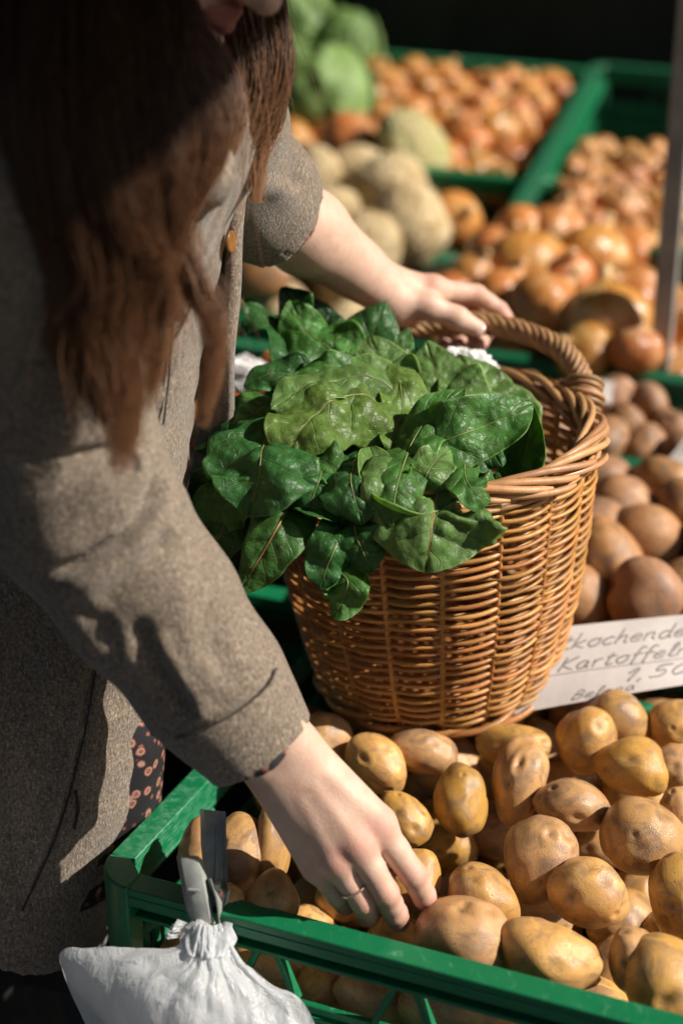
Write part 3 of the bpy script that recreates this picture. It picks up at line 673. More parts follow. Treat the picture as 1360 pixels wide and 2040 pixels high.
# ================================================================== organic modelling: distance fields turned into meshes
class Grid:
    def __init__(s, lo, hi, h):
        s.lo = np.asarray(lo, float); s.h = h; s.n = np.ceil((np.asarray(hi) - s.lo) / h).astype(int) + 1
        s.F = np.full(s.n, .08, dtype=np.float32)
    def like(s):
        q = Grid.__new__(Grid); q.lo, q.h, q.n = s.lo, s.h, s.n; q.F = np.full(s.n, .08, dtype=np.float32); return q
    def sub(s, lo, hi):
        a = np.clip(((np.asarray(lo) - s.lo) / s.h).astype(int), 0, s.n); b = np.clip(((np.asarray(hi) - s.lo) / s.h).astype(int) + 2, 0, s.n)
        if np.any(b <= a): return None, None
        ax = [s.lo[i] + s.h * np.arange(a[i], b[i]) for i in range(3)]
        return (slice(a[0], b[0]), slice(a[1], b[1]), slice(a[2], b[2])), np.stack(np.meshgrid(*ax, indexing='ij'), -1)
    def put(s, sl, d, k, mode):
        f = s.F[sl]
        if mode == 'add':
            h = np.clip(.5 + .5 * (f - d) / k, 0, 1); s.F[sl] = f * (1 - h) + d * h - k * h * (1 - h)
        else:                                               # carve away
            h = np.clip(.5 - .5 * (f + d) / k, 0, 1); s.F[sl] = f * (1 - h) - d * h + k * h * (1 - h)
    def cone(s, a, b, r1, r2, k=.004, mode='add'):
        a = np.asarray(a, float); b = np.asarray(b, float); m = max(r1, r2) + k + .02
        sl, X = s.sub(np.minimum(a, b) - m, np.maximum(a, b) + m)
        if sl is None: return
        ab = b - a; t = np.clip(((X - a) @ ab) / (ab @ ab + 1e-12), 0, 1)
        s.put(sl, np.linalg.norm(X - a - t[..., None] * ab, axis=-1) - (r1 + (r2 - r1) * t), k, mode)
    def chain(s, pts, rs, k=.004, mode='add'):
        for i in range(len(pts) - 1): s.cone(pts[i], pts[i + 1], rs[i], rs[i + 1], k, mode)
    def ell(s, c, R, rad, k=.004, mode='add'):
        c = np.asarray(c, float); m = max(rad) + k + .02; sl, X = s.sub(c - m, c + m)
        if sl is None: return
        q = (X - c) @ np.asarray(R).T; rad = np.asarray(rad); k0 = np.linalg.norm(q / rad, axis=-1); k1 = np.linalg.norm(q / rad ** 2, axis=-1) + 1e-9
        s.put(sl, k0 * (k0 - 1) / k1, k, mode)
    def slices(s, zs, cs, As, Bs, ang, k=.01):
        lo = np.array([-2, -2, min(zs)]); hi = np.array([2, 2, max(zs)]); sl, X = s.sub(np.maximum(lo, s.lo), np.minimum(hi, s.lo + s.h * s.n))
        z = X[..., 2]; cx = np.interp(z, zs, [c[0] for c in cs]); cy = np.interp(z, zs, [c[1] for c in cs]); A = np.interp(z, zs, As); B = np.interp(z, zs, Bs)
        dx = X[..., 0] - cx; dy = X[..., 1] - cy; ca, sa = math.cos(ang), math.sin(ang); u = dx * ca + dy * sa; v = -dx * sa + dy * ca
        q = (np.abs(u / A) ** 2.3 + np.abs(v / B) ** 2.3) ** (1 / 2.3)
        d = (q - 1) * np.minimum(A, B); d = np.maximum(d, np.maximum(z - max(zs) + .01, min(zs) + .01 - z)); s.put(sl, d, k, 'add')
    def halfspace(s, p, n):
        ax = [s.lo[i] + s.h * np.arange(s.n[i]) for i in range(3)]; X = np.stack(np.meshgrid(*ax, indexing='ij'), -1)
        s.F = np.maximum(s.F, ((X - np.asarray(p)) @ np.asarray(n)).astype(np.float32))
    def mesh(s, smooth=1):
        F = s.F; I = F < 0; n = F.shape
        c = sum(I[i:n[0] - 1 + i, j:n[1] - 1 + j, k:n[2] - 1 + k].astype(np.int8) for i in (0, 1) for j in (0, 1) for k in (0, 1))
        cells = np.argwhere((c > 0) & (c < 8)); idx = -np.ones(c.shape, np.int64); idx[tuple(cells.T)] = np.arange(len(cells))
        acc = np.zeros((len(cells), 3)); cnt = np.zeros(len(cells))
        cr = [(i, j, k) for i in (0, 1) for j in (0, 1) for k in (0, 1)]
        for a in cr:
            for b in cr:
                if sum(abs(a[q] - b[q]) for q in range(3)) != 1 or a > b: continue
                fa = F[cells[:, 0] + a[0], cells[:, 1] + a[1], cells[:, 2] + a[2]]; fb = F[cells[:, 0] + b[0], cells[:, 1] + b[1], cells[:, 2] + b[2]]
                m = (fa < 0) != (fb < 0); t = np.where(m, fa / np.where(m, fa - fb, 1), 0)
                acc += np.where(m[:, None], np.array(a) + t[:, None] * (np.array(b) - np.array(a)), 0); cnt += m
        V = s.lo + s.h * (cells + acc / cnt[:, None]); Q = []
        for ax in range(3):
            u, v = (ax + 1) % 3, (ax + 2) % 3; sh = [slice(None)] * 3; sh2 = [slice(None)] * 3; sh[ax] = slice(0, -1); sh2[ax] = slice(1, None)
            e = np.argwhere(I[tuple(sh)] != I[tuple(sh2)]); e = e[(e[:, u] > 0) & (e[:, v] > 0) & (e[:, u] < n[u] - 1) & (e[:, v] < n[v] - 1)]
            fl = I[tuple(e.T)]; q = []
            for du, dv in ((1, 1), (0, 1), (0, 0), (1, 0)):
                w = e.copy(); w[:, u] -= du; w[:, v] -= dv; q.append(idx[tuple(w.T)])
            q = np.stack(q, 1); q[~fl] = q[~fl][:, ::-1]; Q.append(q)
        Q = np.vstack(Q); Q = Q[(Q >= 0).all(1)]
        for it in range(smooth):
            E = np.vstack([Q[:, [0, 1]], Q[:, [1, 2]], Q[:, [2, 3]], Q[:, [3, 0]]]); A = np.zeros_like(V); c2 = np.zeros(len(V))
            np.add.at(A, E[:, 0], V[E[:, 1]]); np.add.at(c2, E[:, 0], 1); np.add.at(A, E[:, 1], V[E[:, 0]]); np.add.at(c2, E[:, 1], 1)
            V = V * .5 + .5 * A / np.maximum(c2, 1)[:, None]
        return V, Q
def vnormals(V, Q):
    n = np.cross(V[Q[:, 2]] - V[Q[:, 0]], V[Q[:, 3]] - V[Q[:, 1]]); N = np.zeros_like(V)
    for i in range(4): np.add.at(N, Q[:, i], n)
    return N / (np.linalg.norm(N, axis=1)[:, None] + 1e-12)
def PP(l): return [P(*q) for q in l]

# ------------------------------------------------------------------ materials of the person
def m_skin():
    b = NB('skin'); v = b.coord('Object'); at = b.n('ShaderNodeAttribute', attribute_name='flush')
    n = b.noise(v, 70, 3, .6, .3); n2 = b.noise(v, 520, 3, .6)
    c = b.mix(b.ramp(n, [(.35, 0), (.7, 1)]), (.655, .44, .34), (.57, .355, .265))
    c = b.mix(at.outputs['Fac'], c, (.55, .165, .12))
    cr = b.voro(b.coord('Object', (1, 1, 1)), 900, 'DISTANCE_TO_EDGE').outputs['Distance']
    b.set(**{'Base Color': c, 'Roughness': b.mapr(n, .3, .7, .42, .58), 'Specular IOR Level': .4, 'Subsurface Weight': .15, 'Subsurface Scale': .006})
    b.b.inputs['Subsurface Radius'].default_value = (1.0, .35, .18)
    aw_ = b.n('ShaderNodeAttribute', attribute_name='crease_w').outputs['Fac']; as_ = b.n('ShaderNodeAttribute', attribute_name='crease_s').outputs['Fac']
    wr = b.math('MULTIPLY', b.math('POWER', b.math('ABSOLUTE', b.math('SINE', b.math('MULTIPLY', b.math('ADD', as_, b.math('MULTIPLY', b.noise(v, 260, 2), 2.2)), 1.35))), .5), aw_)
    b.bump(b.math('ADD', b.math('ADD', b.math('MULTIPLY', n2, .8), b.math('MULTIPLY', cr, .6)), b.math('MULTIPLY', wr, 2.2)), .5, .0008); return b.m
M['skin'] = m_skin()
M['lips'] = m_simple('lips', (.50, .17, .14), .38, 0, 0, 120)
M['nail'] = m_simple('nail', (.70, .50, .45), .22, 0, -.2, 60)
def m_wool():
    b = NB('brown wool tweed'); v = b.coord('Object'); n = b.noise(v, 430, 3, .7); n3 = b.noise(v, 900, 2, .6); big = b.noise(v, 16, 3, .6)
    mp = b.n('ShaderNodeMapping'); b.l(v, mp.inputs[0]); mp.inputs['Rotation'].default_value = (.6, .5, .7); mp.inputs['Scale'].default_value = (260, 260, 80)
    fb = b.noise(mp.outputs[0], 2.2, 3, .65)
    f = b.math('ADD', b.math('MULTIPLY', n, .55), b.math('MULTIPLY', fb, .45))
    c = b.ramp(f, [(.36, (.068, .052, .039)), (.46, (.172, .134, .100)), (.54, (.262, .207, .156)), (.64, (.47, .39, .31))])
    c = b.mix(b.math('MULTIPLY', big, .35), c, (.11, .088, .068))
    b.set(**{'Base Color': c, 'Roughness': .92, 'Specular IOR Level': .15, 'Sheen Weight': .25, 'Sheen Roughness': .5})
    b.bump(b.math('ADD', f, b.math('MULTIPLY', n3, .5)), .8, .0018); return b.m
M['wool'] = m_wool()
def m_floral():
    b = NB('black floral fabric'); v = b.coord('Object', (1, 1, 1)); vo = b.voro(v, 100, rnd=1.0); d = vo.outputs['Distance']; col = b.n('ShaderNodeSeparateColor'); b.l(vo.outputs['Color'], col.inputs[0])
    wob = b.noise(v, 130, 3, .6); dd = b.math('ADD', d, b.math('MULTIPLY', b.math('SUBTRACT', wob, .5), .35))
    fl = b.ramp(dd, [(.0, (.16, .035, .02)), (.13, (.30, .10, .06)), (.20, (.18, .035, .02)), (.27, (.36, .27, .22)), (.40, (.24, .07, .04)), (.50, (.008, .008, .011))], 'LINEAR')
    c = b.mix(b.ramp(col.outputs[0], [(.15, 0), (.2, 1)], 'CONSTANT'), (.008, .008, .011), fl)
    sm = b.voro(v, 90).outputs['Distance']; c = b.mix(b.ramp(sm, [(.12, .6), (.2, 0)]), c, (.30, .12, .07))
    b.set(**{'Base Color': c, 'Roughness': .75}); b.bump(b.noise(v, 900, 2), .3, .0006); return b.m
M['floral'] = m_floral()
def m_hair():
    b = NB('brown hair'); v = b.coord('Object'); at = b.n('ShaderNodeAttribute', attribute_name='strand'); tp = b.n('ShaderNodeAttribute', attribute_name='along')
    c = b.mix(at.outputs['Fac'], (.032, .0155, .0095), (.125, .058, .027))
    c = b.mix(b.math('MULTIPLY', b.math('POWER', tp.outputs['Fac'], 2.0), .85), c, (.31, .145, .064))  # tips painted lighter, a highlight put into the colour
    b.set(**{'Base Color': c, 'Roughness': .45, 'Specular IOR Level': .28}); return b.m
M['hair'] = m_hair()
M['button'] = m_simple('horn button', (.30, .13, .03), .25, 0, .3, 160)
M['thread'] = m_simple('dark seam thread', (.05, .038, .03), .8)

# ------------------------------------------------------------------ pose
RS, RE, RW = P(20, 480, .89), P(158, 1006, .995), P(560, 1508, 1.043)
LS, LE, LW = P(425, 150, 1.10), P(500, 385, 1.22), P(768, 580, 1.352)
FANG = math.radians(-10); FD = np.array([math.cos(FANG), math.sin(FANG), 0]); SD = np.array([-FD[1], FD[0], 0])   # facing; her left
NECK = np.array([-.165, .985, 1.475])
LIP = P(452, 26, .965); HF = unit([.74, -.42, -.50]); HS = unit(np.cross([0, 0, 1], HF)); HU = np.cross(HF, HS)
HEAD = LIP - HF * .090 + HU * .055
def hand(g, wr, mcp, fingers, thumb, side, nrm, palm_t=.012, wr_r=.0175, wr_w=.010):
    """wr: list of arm points; mcp: 4 knuckles; fingers: joints beyond; side: unit vector across the wrist; nrm: out of the back of the hand"""
    for sgn in (-1, 1):
        g.chain([w + side * sgn * wr_w * f for w, f in wr], [wr_r * ff for ff in [1.28, 1.1, 1.0][-len(wr):]], .012)
    w = wr[-1][0]
    for i, (m, r) in enumerate(mcp):
        c = w + side * (1.5 - i) * .0095
        g.cone(c, m, .0145, r, .012); g.cone(c - nrm * palm_t * .7, m - nrm * palm_t * .55 - (m - c) * .12, .014, r * .98, .012)
        g.ell(m + nrm * .001, np.eye(3), (r * 1.03,) * 3, .006)
        g.cone(c + (m - c) * .35 + nrm * .0118, m + nrm * (r * .62), .0022, .0030, .006); g.ell(m + nrm * r * .35, np.eye(3), (r * .8,) * 3, .005)      # tendon
    gf = g.like()
    for (m, r), js in zip(mcp, fingers):
        pts = [m] + [p for p, q in js]; rs = [r * .97] + [q for p, q in js]
        one = g.like()
        for i in range(len(pts) - 1):
            a, b = pts[i], pts[i + 1]; mid = a * .5 + b * .5; rm = (rs[i] + rs[i + 1]) / 2 * (.955 if i < 2 else 1.0)
            one.cone(a, mid, rs[i], rm, .003); one.cone(mid, b, rm, rs[i + 1], .003)
        gf.F = np.minimum(gf.F, one.F) if True else gf.F
    k = .0065; h = np.clip(.5 + .5 * (g.F - gf.F) / k, 0, 1); g.F = g.F * (1 - h) + gf.F * h - k * h * (1 - h)
    pts = [p for p, q in thumb]; rs = [q for p, q in thumb]; g.chain(pts, rs, .007)
lo = np.minimum.reduce(PP([(480, 1400, 1.0), (880, 1880, 1.14), (480, 1880, 1.14), (880, 1400, 1.0), (480, 1400, 1.14), (880, 1880, 1.0)])) - .012
hi = np.maximum.reduce(PP([(480, 1400, 1.0), (880, 1880, 1.14), (480, 1880, 1.14), (880, 1400, 1.0), (480, 1400, 1.14), (880, 1880, 1.0)])) + .012
GR = Grid(lo, hi, .0014)
rn = unit(unit(CAMP - RW) + cR * .12)                                          # out of the back of the right hand
rs_ = unit(P(618, 1463, 1.04) - P(503, 1548, 1.046))
R_MCP = [(P(752, 1645, 1.060), .0128), (P(709, 1681, 1.052), .0128), (P(668, 1712, 1.055), .0118), (P(633, 1726, 1.066), .0105)]
R_F = [[(P(822, 1742, 1.068), .0100), (P(843, 1782, 1.086), .0092), (P(848, 1795, 1.099), .0083)],
       [(P(768, 1779, 1.061), .0100), (P(787, 1819, 1.079), .0092), (P(794, 1836, 1.094), .0084)],
       [(P(723, 1796, 1.065), .0094), (P(732, 1820, 1.084), .0087), (P(734, 1828, 1.099), .0079)],
       [(P(673, 1785, 1.075), .0082), (P(685, 1801, 1.090), .0073), (P(690, 1806, 1.100), .0065)]]
R_T = [(P(625, 1535, 1.058), .013), (P(722, 1640, 1.085), .0115), (P(790, 1712, 1.112), .0095), (P(816, 1745, 1.130), .008)]
hand(GR, [(P(470, 1398, 1.028), 1.5), (P(525, 1465, 1.037), 1.15), (P(563, 1510, 1.044), .95)], R_MCP, R_F, R_T, rs_, rn)
VR, QR = GR.mesh(2)
lo = np.minimum.reduce(PP([(470, 300, 1.15), (1050, 730, 1.45), (470, 730, 1.15), (1050, 300, 1.15), (470, 300, 1.45)])) - .01
hi = np.maximum.reduce(PP([(470, 300, 1.15), (1050, 730, 1.45), (1050, 730, 1.15), (1050, 300, 1.45), (470, 300, 1.45)])) + .01
GL = Grid(lo, hi, .0019)
ln = unit(np.array([-.05, -.25, 1.0])); ls_ = unit(P(745, 552, 1.36) - P(790, 618, 1.345))
L_MCP = [(P(862, 578, 1.368), .0125), (P(868, 592, 1.386), .0125), (P(862, 606, 1.402), .0118), (P(850, 620, 1.414), .0105)]
L_F = [[(P(948, 586, 1.386), .0098), (P(993, 617, 1.394), .0086), (P(1010, 640, 1.392), .0074)],
       [(P(938, 606, 1.412), .0098), (P(966, 662, 1.412), .0086), (P(950, 692, 1.388), .0076)],
       [(P(905, 622, 1.426), .0094), (P(926, 672, 1.42), .0082), (P(910, 694, 1.392), .0072)],
       [(P(878, 640, 1.43), .0082), (P(890, 680, 1.42), .0074), (P(880, 695, 1.395), .0065)]]
L_T = [(P(800, 602, 1.348), .0155), (P(852, 611, 1.348), .0128), (P(910, 634, 1.352), .0106), (P(949, 654, 1.358), .0086)]
GL.chain([LE, LE * .6 + LW * .4, LE * .25 + LW * .75, LW], [.038, .0355, .0255, .021], .01)
GL.chain([LE + ls_ * .006, LE * .6 + LW * .4 + ls_ * .004, LW + ls_ * .008], [.034, .034, .017], .012)
hand(GL, [(LE * .3 + LW * .7, .6), (LW, 1.0)], L_MCP, L_F, L_T, ls_, ln, .012, .0175, .010)
VL, QL = GL.mesh(2)
# coarse body: head, neck, torso, arms, legs
GB = Grid((-.62, .60, .02), (.10, 1.42, 1.83), .0075)
GB.ell(HEAD + HU * .025 - HF * .008, np.array([HF, HS, HU]), (.098, .077, .098), .02)
GB.ell(HEAD - HU * .045 + HF * .03, np.array([HF, HS, HU]), (.062, .056, .066), .03)
GB.chain([HEAD - HU * .05 - HF * .03, NECK], [.052, .058], .02)
HIP = np.array([-.39, 1.08, .92])
GB.slices([.80, .95, 1.10, 1.30, 1.44], [(-.41, 1.085), (-.37, 1.085), (-.31, 1.085), (-.24, 1.07), (-.20, 1.04)], [.085, .085, .07, .07, .05], [.09, .09, .08, .09, .08], FANG, .03)
GB.chain([NECK - [0, 0, .03], RS - [0, 0, .02], RE * .97 + RS * .03], [.05, .046, .038], .03); GB.chain([RE, RW + (RE - RW) * .22], [.037, .025], .02)
GB.chain([NECK - [0, 0, .03], LS - [0, 0, .02], LE], [.05, .045, .038], .03)
for sg in (-1, 1):
    hp = HIP + SD * sg * .085 - [0, 0, .06]; kn = np.array([-.37, 1.08, .48]) + SD * sg * .09; an = np.array([-.40, 1.08, .09]) + SD * sg * .09
    GB.chain([hp, kn, an, an + FD * .13 - [0, 0, .045]], [.085, .055, .038, .034], .02)
VB, QB = GB.mesh(2)
# fine face
GH = Grid(HEAD - .16, HEAD + .16, .0034)
GH.ell(HEAD + HU * .025 - HF * .008, np.array([HF, HS, HU]), (.098, .077, .098), .02)
GH.ell(HEAD - HU * .045 + HF * .03, np.array([HF, HS, HU]), (.060, .054, .064), .03)
CH = LIP - HU * .036 - HF * .006; GH.ell(CH, np.eye(3), (.017,) * 3, .02)
GH.chain([LIP + HU * .058 + HF * .002, LIP + HU * .024 + HF * .022], [.007, .0115], .012)
for sg in (-1, 1):
    GH.ell(LIP + HU * .022 + HF * .012 + HS * sg * .012, np.eye(3), (.0075,) * 3, .006); GH.ell(LIP + HU * .060 - HF * .012 + HS * sg * .031, np.eye(3), (.015,) * 3, .008)
    GH.cone(LIP + HU * .0045 + HF * .0035, LIP + HU * .002 - HF * .004 + HS * sg * .021, .0062, .0025, .004); GH.cone(LIP - HU * .0065 + HF * .002, LIP - HU * .003 - HF * .004 + HS * sg * .019, .0068, .0025, .004)
    GH.ell(LIP + HU * .03 - HF * .085 + HS * sg * .078, np.array([HF, HS, HU]), (.017, .006, .028), .004)
GH.cone(LIP - HU * .001 + HF * .008 - HS * .02, LIP - HU * .001 + HF * .008 + HS * .02, .0012, .0012, .002, 'carve')
VH, QH = GH.mesh(1)
VV = np.vstack([VB, VR, VL, VH]); o1 = len(VB); o2 = o1 + len(VR); o3 = o2 + len(VL)
QQ = np.vstack([QB, QR + o1, QL + o2, QH + o3])
PBASE = np.array([-.37, 1.02, 0.0])
pme = mesh('person', VV - PBASE, QQ, [M['skin'], M['lips']])
fl = np.zeros(len(VV))
for (m, r), js, hn in list(zip(R_MCP, R_F, [rn] * 4)) + list(zip(L_MCP, L_F, [ln] * 4)):
    fl += .5 * np.exp(-(np.linalg.norm(VV - m - hn * .008, axis=1) / .012) ** 2)
    for p, q in js[:2]: fl += .5 * np.exp(-(np.linalg.norm(VV - p, axis=1) / (q * 1.25)) ** 2)
    fl += .55 * np.exp(-(np.linalg.norm(VV - js[-1][0], axis=1) / (js[-1][1] * 1.5)) ** 2)
fl += .25 * np.exp(-(np.linalg.norm(VV - (LIP + HS * .04), axis=1) / .03) ** 2) + .25 * np.exp(-(np.linalg.norm(VV - (LIP - HS * .04), axis=1) / .03) ** 2)
cw = np.zeros(len(VV)); cs = np.zeros(len(VV))
for (m, r), js in list(zip(R_MCP, R_F)) + list(zip(L_MCP, L_F)):
    ch = [m] + [p for p, q in js]
    for i in (1, 2):
        ax = unit(ch[i + 1] - ch[i - 1]); dv = VV - ch[i]; w = np.exp(-(np.linalg.norm(dv, axis=1) / (js[i - 1][1] * 1.25)) ** 4) * np.exp(-((dv @ ax) / .0062) ** 2); hit = w > cw; cs = np.where(hit, dv @ ax, cs); cw = np.maximum(cw, w)
pme.attributes.new('crease_w', 'FLOAT', 'POINT').data.foreach_set('value', cw.astype(np.float32)); pme.attributes.new('crease_s', 'FLOAT', 'POINT').data.foreach_set('value', (cs * 1000).astype(np.float32))
at = pme.attributes.new('flush', 'FLOAT', 'POINT'); at.data.foreach_set('value', np.clip(fl, 0, .85).astype(np.float32))
fc = VV[QQ].mean(1); ql = fc - LIP; lm = ((ql @ HS / .0225) ** 2 + ((ql @ HU + .001) / .0125) ** 2 < 1) & (ql @ HF > -.012)
pme.polygons.foreach_set('material_index', lm.astype(np.int32))
person = obj('person', pme, None, PBASE, 'woman in brown wool coat leaning over the stall, choosing potatoes', 'person')
def ppart(nm, V, Fs, mat, parent=None, **kw): return obj(nm, mesh(nm, np.asarray(V) - PBASE, Fs, mat), parent or person, **kw)
def nail(tip, prev, nrm, w, l):
    d = unit(tip - prev); nrm = unit(nrm - d * d.dot(nrm)); s = np.cross(d, nrm); V = []; m = 9
    for i in range(m):
        for j in range(m):
            t = i / (m - 1); u = j / (m - 1) * 2 - 1; wd = w * (1 - .45 * max(0, t - .7) ** 2 / .09 * .55) * (1 - .25 * max(0, .25 - t) / .25)
            V.append(tip + d * (t - .62) * l + s * u * wd + nrm * (math.sqrt(max(.0001, 1 - (u * .85) ** 2)) * w * 1.02 - w * .06 - .0012 * max(0, .3 - t)))
    Fs = [(i * m + j, i * m + j + 1, (i + 1) * m + j + 1, (i + 1) * m + j) for i in range(m - 1) for j in range(m - 1)]
    return ppart('nail', V, Fs, M['nail'])
nail(L_T[3][0], L_T[2][0], unit(CAMP - LW) + np.array([0, 0, .75]), .0078, .0135)
for (m, r), js in zip(R_MCP, R_F): nail(js[2][0], js[1][0], rn, js[2][1] * .82, .0105)
# ring on the right hand
a, b = R_MCP[2][0], R_F[2][0][0]; rc = a * .34 + b * .66; rd = unit(b - a); q1 = unit(np.cross(rd, rn)); q2 = np.cross(q1, rd)
th = np.linspace(0, 2 * math.pi, 60, endpoint=False)
V, Fs = tube(rc + .0110 * (np.cos(th)[:, None] * q1 + np.sin(th)[:, None] * q2), .00115, 8, closed=True); ppart('ring', V, Fs, M['gold'], label='thin rose gold ring on the ring finger')

# ------------------------------------------------------------------ coat
def dist_poly(x, y, pl):
    """signed distance (left of the line positive) of points x, y to a polyline and the fraction along it"""
    best = np.full(len(x), 1e9); sg = np.zeros(len(x)); fr = np.zeros(len(x)); L = [0]
    for a, b in zip(pl[:-1], pl[1:]): L.append(L[-1] + math.dist(a, b))
    for i, (a, b) in enumerate(zip(pl[:-1], pl[1:])):
        dx, dy = b[0] - a[0], b[1] - a[1]; l2 = dx * dx + dy * dy; t = np.clip(((x - a[0]) * dx + (y - a[1]) * dy) / l2, 0, 1)
        ex = x - a[0] - t * dx; ey = y - a[1] - t * dy; d = np.hypot(ex, ey); s = np.sign(dx * ey - dy * ex); m = d < best
        best = np.where(m, d, best); sg = np.where(m, s, sg); fr = np.where(m, (L[i] + t * math.sqrt(l2)) / L[-1], fr)
    return best * sg, fr
def cloth_folds(V, Q, folds, seed, amp=.0016):
    """folds worked into the cloth where the coat bunches: (polyline as seen from the front, groove depth, groove width, swell height on the right side, swell width)"""
    N = vnormals(V, Q); x, y, d = proj(V); vis = np.clip(np.einsum('ij,ij->i', N, (CAMP - V) / np.linalg.norm(CAMP - V, axis=1)[:, None]) * 2.2 + .15, 0, 1)
    h = amp * snoise(V, 7, 7.0, seed) + amp * .5 * snoise(V, 7, 19.0, seed + 1)
    hh = np.zeros(len(V))
    for pl, gd, gw, bh, bw in folds:
        s, f = dist_poly(x, y, pl); e = np.sin(np.pi * np.clip(f, .0, 1)) ** .5 if True else 1
        e = np.clip(np.minimum(f, 1 - f) / .18, 0, 1); e = e * e * (3 - 2 * e); e = .12 + .88 * e if gd > 0 else e
        end = ((f > 0) & (f < 1)) | (np.abs(s) < gw * .8)
        hh += e * (-gd * np.exp(-(s / gw) ** 2) + bh * np.exp(-((s - bw * .9) / bw) ** 2) * (s > -gw * .5)) * end
    return V + N * (h + hh * vis)[:, None]
GS = Grid(np.minimum.reduce([RS, RE, RW]) - .13, np.maximum.reduce([RS, RE, RW]) + .11, .0028)
CUFF = P(523, 1494, 1.046); cdir = unit(CUFF - P(330, 1228, 1.018))
GS.chain([P(5, 430, .90), P(70, 720, .965), P(160, 985, .997), P(305, 1195, 1.014), P(430, 1370, 1.034), CUFF + cdir * .02], [.082, .070, .0615, .0545, .0485, .0415], .03)
GS.cone(P(120, 1010, .997), P(215, 1080, 1.003), .045, .045, .03)
GS.halfspace(CUFF, cdir); GS.cone(CUFF - cdir * .04, CUFF + cdir * .03, .0375, .0375, .002, 'carve')
VS, QS = GS.mesh(1)
# left of a polyline drawn downwards in the picture is the viewer's right (+), so swell sits on that side
RF = [([(0, 905), (60, 915), (135, 913), (215, 898), (300, 880)], .010, 13, .007, 60),
      ([(90, 1150), (165, 1122), (240, 1075), (282, 1030), (312, 980), (326, 925)], .016, 12, .007, 45),
      ([(338, 1050), (300, 1110), (240, 1165), (185, 1215)], .0085, 30, .002, 45),
      ([(255, 1225), (290, 1285), (340, 1375), (395, 1440)], .0085, 26, -.0, 40),
      ([(300, 1250), (360, 1350), (412, 1445)], -.0045, 18, .0, 30),
      ([(420, 1130), (400, 1200), (420, 1290), (470, 1370)], .004, 26, .003, 40),
      ([(0, 640), (70, 680), (130, 690), (230, 640)], .009, 18, .006, 60),
      ([(40, 770), (140, 800), (240, 780)], .005, 40, .003, 60),
      ([(130, 1180), (200, 1240), (240, 1310)], .005, 24, .003, 36),
      ([(549, 1328), (532, 1368), (472, 1418), (410, 1450), (350, 1472)], .0028, 5, .0014, 14)]
VS = cloth_folds(VS, QS, RF, 4)
GC = Grid((-.64, .66, .70), (.12, 1.36, 1.56), .0048)
GC.slices([.68, .78, .90, 1.05, 1.20, 1.34, 1.45], [(-.385, 1.085), (-.338, 1.085), (-.306, 1.085), (-.268, 1.085), (-.230, 1.075), (-.188, 1.06), (-.165, 1.03)], [.155, .150, .145, .130, .108, .092, .075], [.125, .12, .115, .11, .115, .13, .11], FANG, .03)
GC.chain([NECK - [.02, 0, .035], RS + [0, .02, -.01]], [.075, .082], .05); GC.chain([NECK - [.02, 0, .035], LS + [0, -.02, -.03]], [.075, .06], .05)
GC.chain([NECK + [-.05, -.05, -.005], NECK + [.03, -.06, -.03], NECK + [.07, 0, -.06], NECK + [.03, .06, -.02], NECK + [-.05, .05, 0]], [.022] * 5, .01)
# open front: a dark gap between the two front edges
gap = PP([(408, 330, 1.0), (424, 440, 1.02), (431, 540, 1.035), (441, 620, 1.05), (450, 720, 1.06), (452, 860, 1.07)])
GAPI = len(gap)
VC0 = None
PBL = [(265, 1390), (215, 1580), (185, 1680), (100, 1857)]
GC.halfspace(P(95, 1860, 1.25), unit([-.7, 0.0, -1.0]))
VC, QC = GC.mesh(1)
CFOLD = [([(345, 640), (340, 720), (326, 845)], .004, 5, .003, 10), ([(362, 590), (357, 720), (340, 845)], .003, 5, .002, 10),
         ([(384, 570), (376, 620), (350, 672)], .004, 6, .002, 16),
         ([(200, 1270), (165, 1480), (115, 1660), (45, 1815)], .0035, 6, .002, 20),
         ([(60, 1200), (40, 1400), (60, 1600)], .008, 50, .006, 60), ([(150, 1330), (110, 1500), (60, 1690)], .006, 40, .004, 60)]
VC = cloth_folds(VC, QC, CFOLD, 8, .0022)
coat = ppart('coat', VC, QC, M['wool'], label='brown wool tweed coat, open at the front')
ppart('sleeve', VS, QS, M['wool'], coat, label='creased brown wool sleeve reaching down over the potatoes')
def surf(V, px, py):
    x, y, d = proj(V); m = np.hypot(x - px, y - py) < 9; return d[m].min() if m.any() else None
def seam(V, pl, rad, nm, parent, n=40, mat='thread', off=.0001):
    q = catmull(np.array([(a, b, 0) for a, b in pl], float), n); C = []
    for a, b, _ in q:
        d = surf(V, a, b)
        if d is not None: C.append((a, b, d - off))
    C = np.array(C)
    if len(C) < 4: return
    C[:, 2] = np.convolve(np.pad(C[:, 2], 2, 'edge'), np.ones(5) / 5, 'valid'); Vt, Ft = tube(PP(C), rad, 6); return ppart(nm, Vt, Ft, M[mat], parent)
seam(VS, [(551, 1330), (532, 1368), (472, 1418), (410, 1450), (352, 1471)], .0009, 'cuff_seam', coat)
seam(VC, [(205, 1250), (192, 1330), (165, 1480), (115, 1660), (45, 1815)], .0009, 'front_seam', coat)
seam(VC, [(152, 1575), (157, 1610), (150, 1650)], .0014, 'buttonhole', coat)
seam(VC, [(345, 640), (340, 720), (326, 845)], .0009, 'pocket_seam', coat); seam(VC, [(384, 570), (376, 620), (350, 672)], .0010, 'pocket_seam', coat)
GT = Grid(np.minimum(LS, LE) - .12, np.maximum(LS, LE) + .14, .004)
sdir = unit(LW - LE); SE = P(562, 448, 1.247)
GT.chain([LS + [-.02, -.03, -.02], LE + [0, 0, .0], SE + sdir * .02], [.062, .049, .0425], .03); GT.halfspace(SE, sdir)
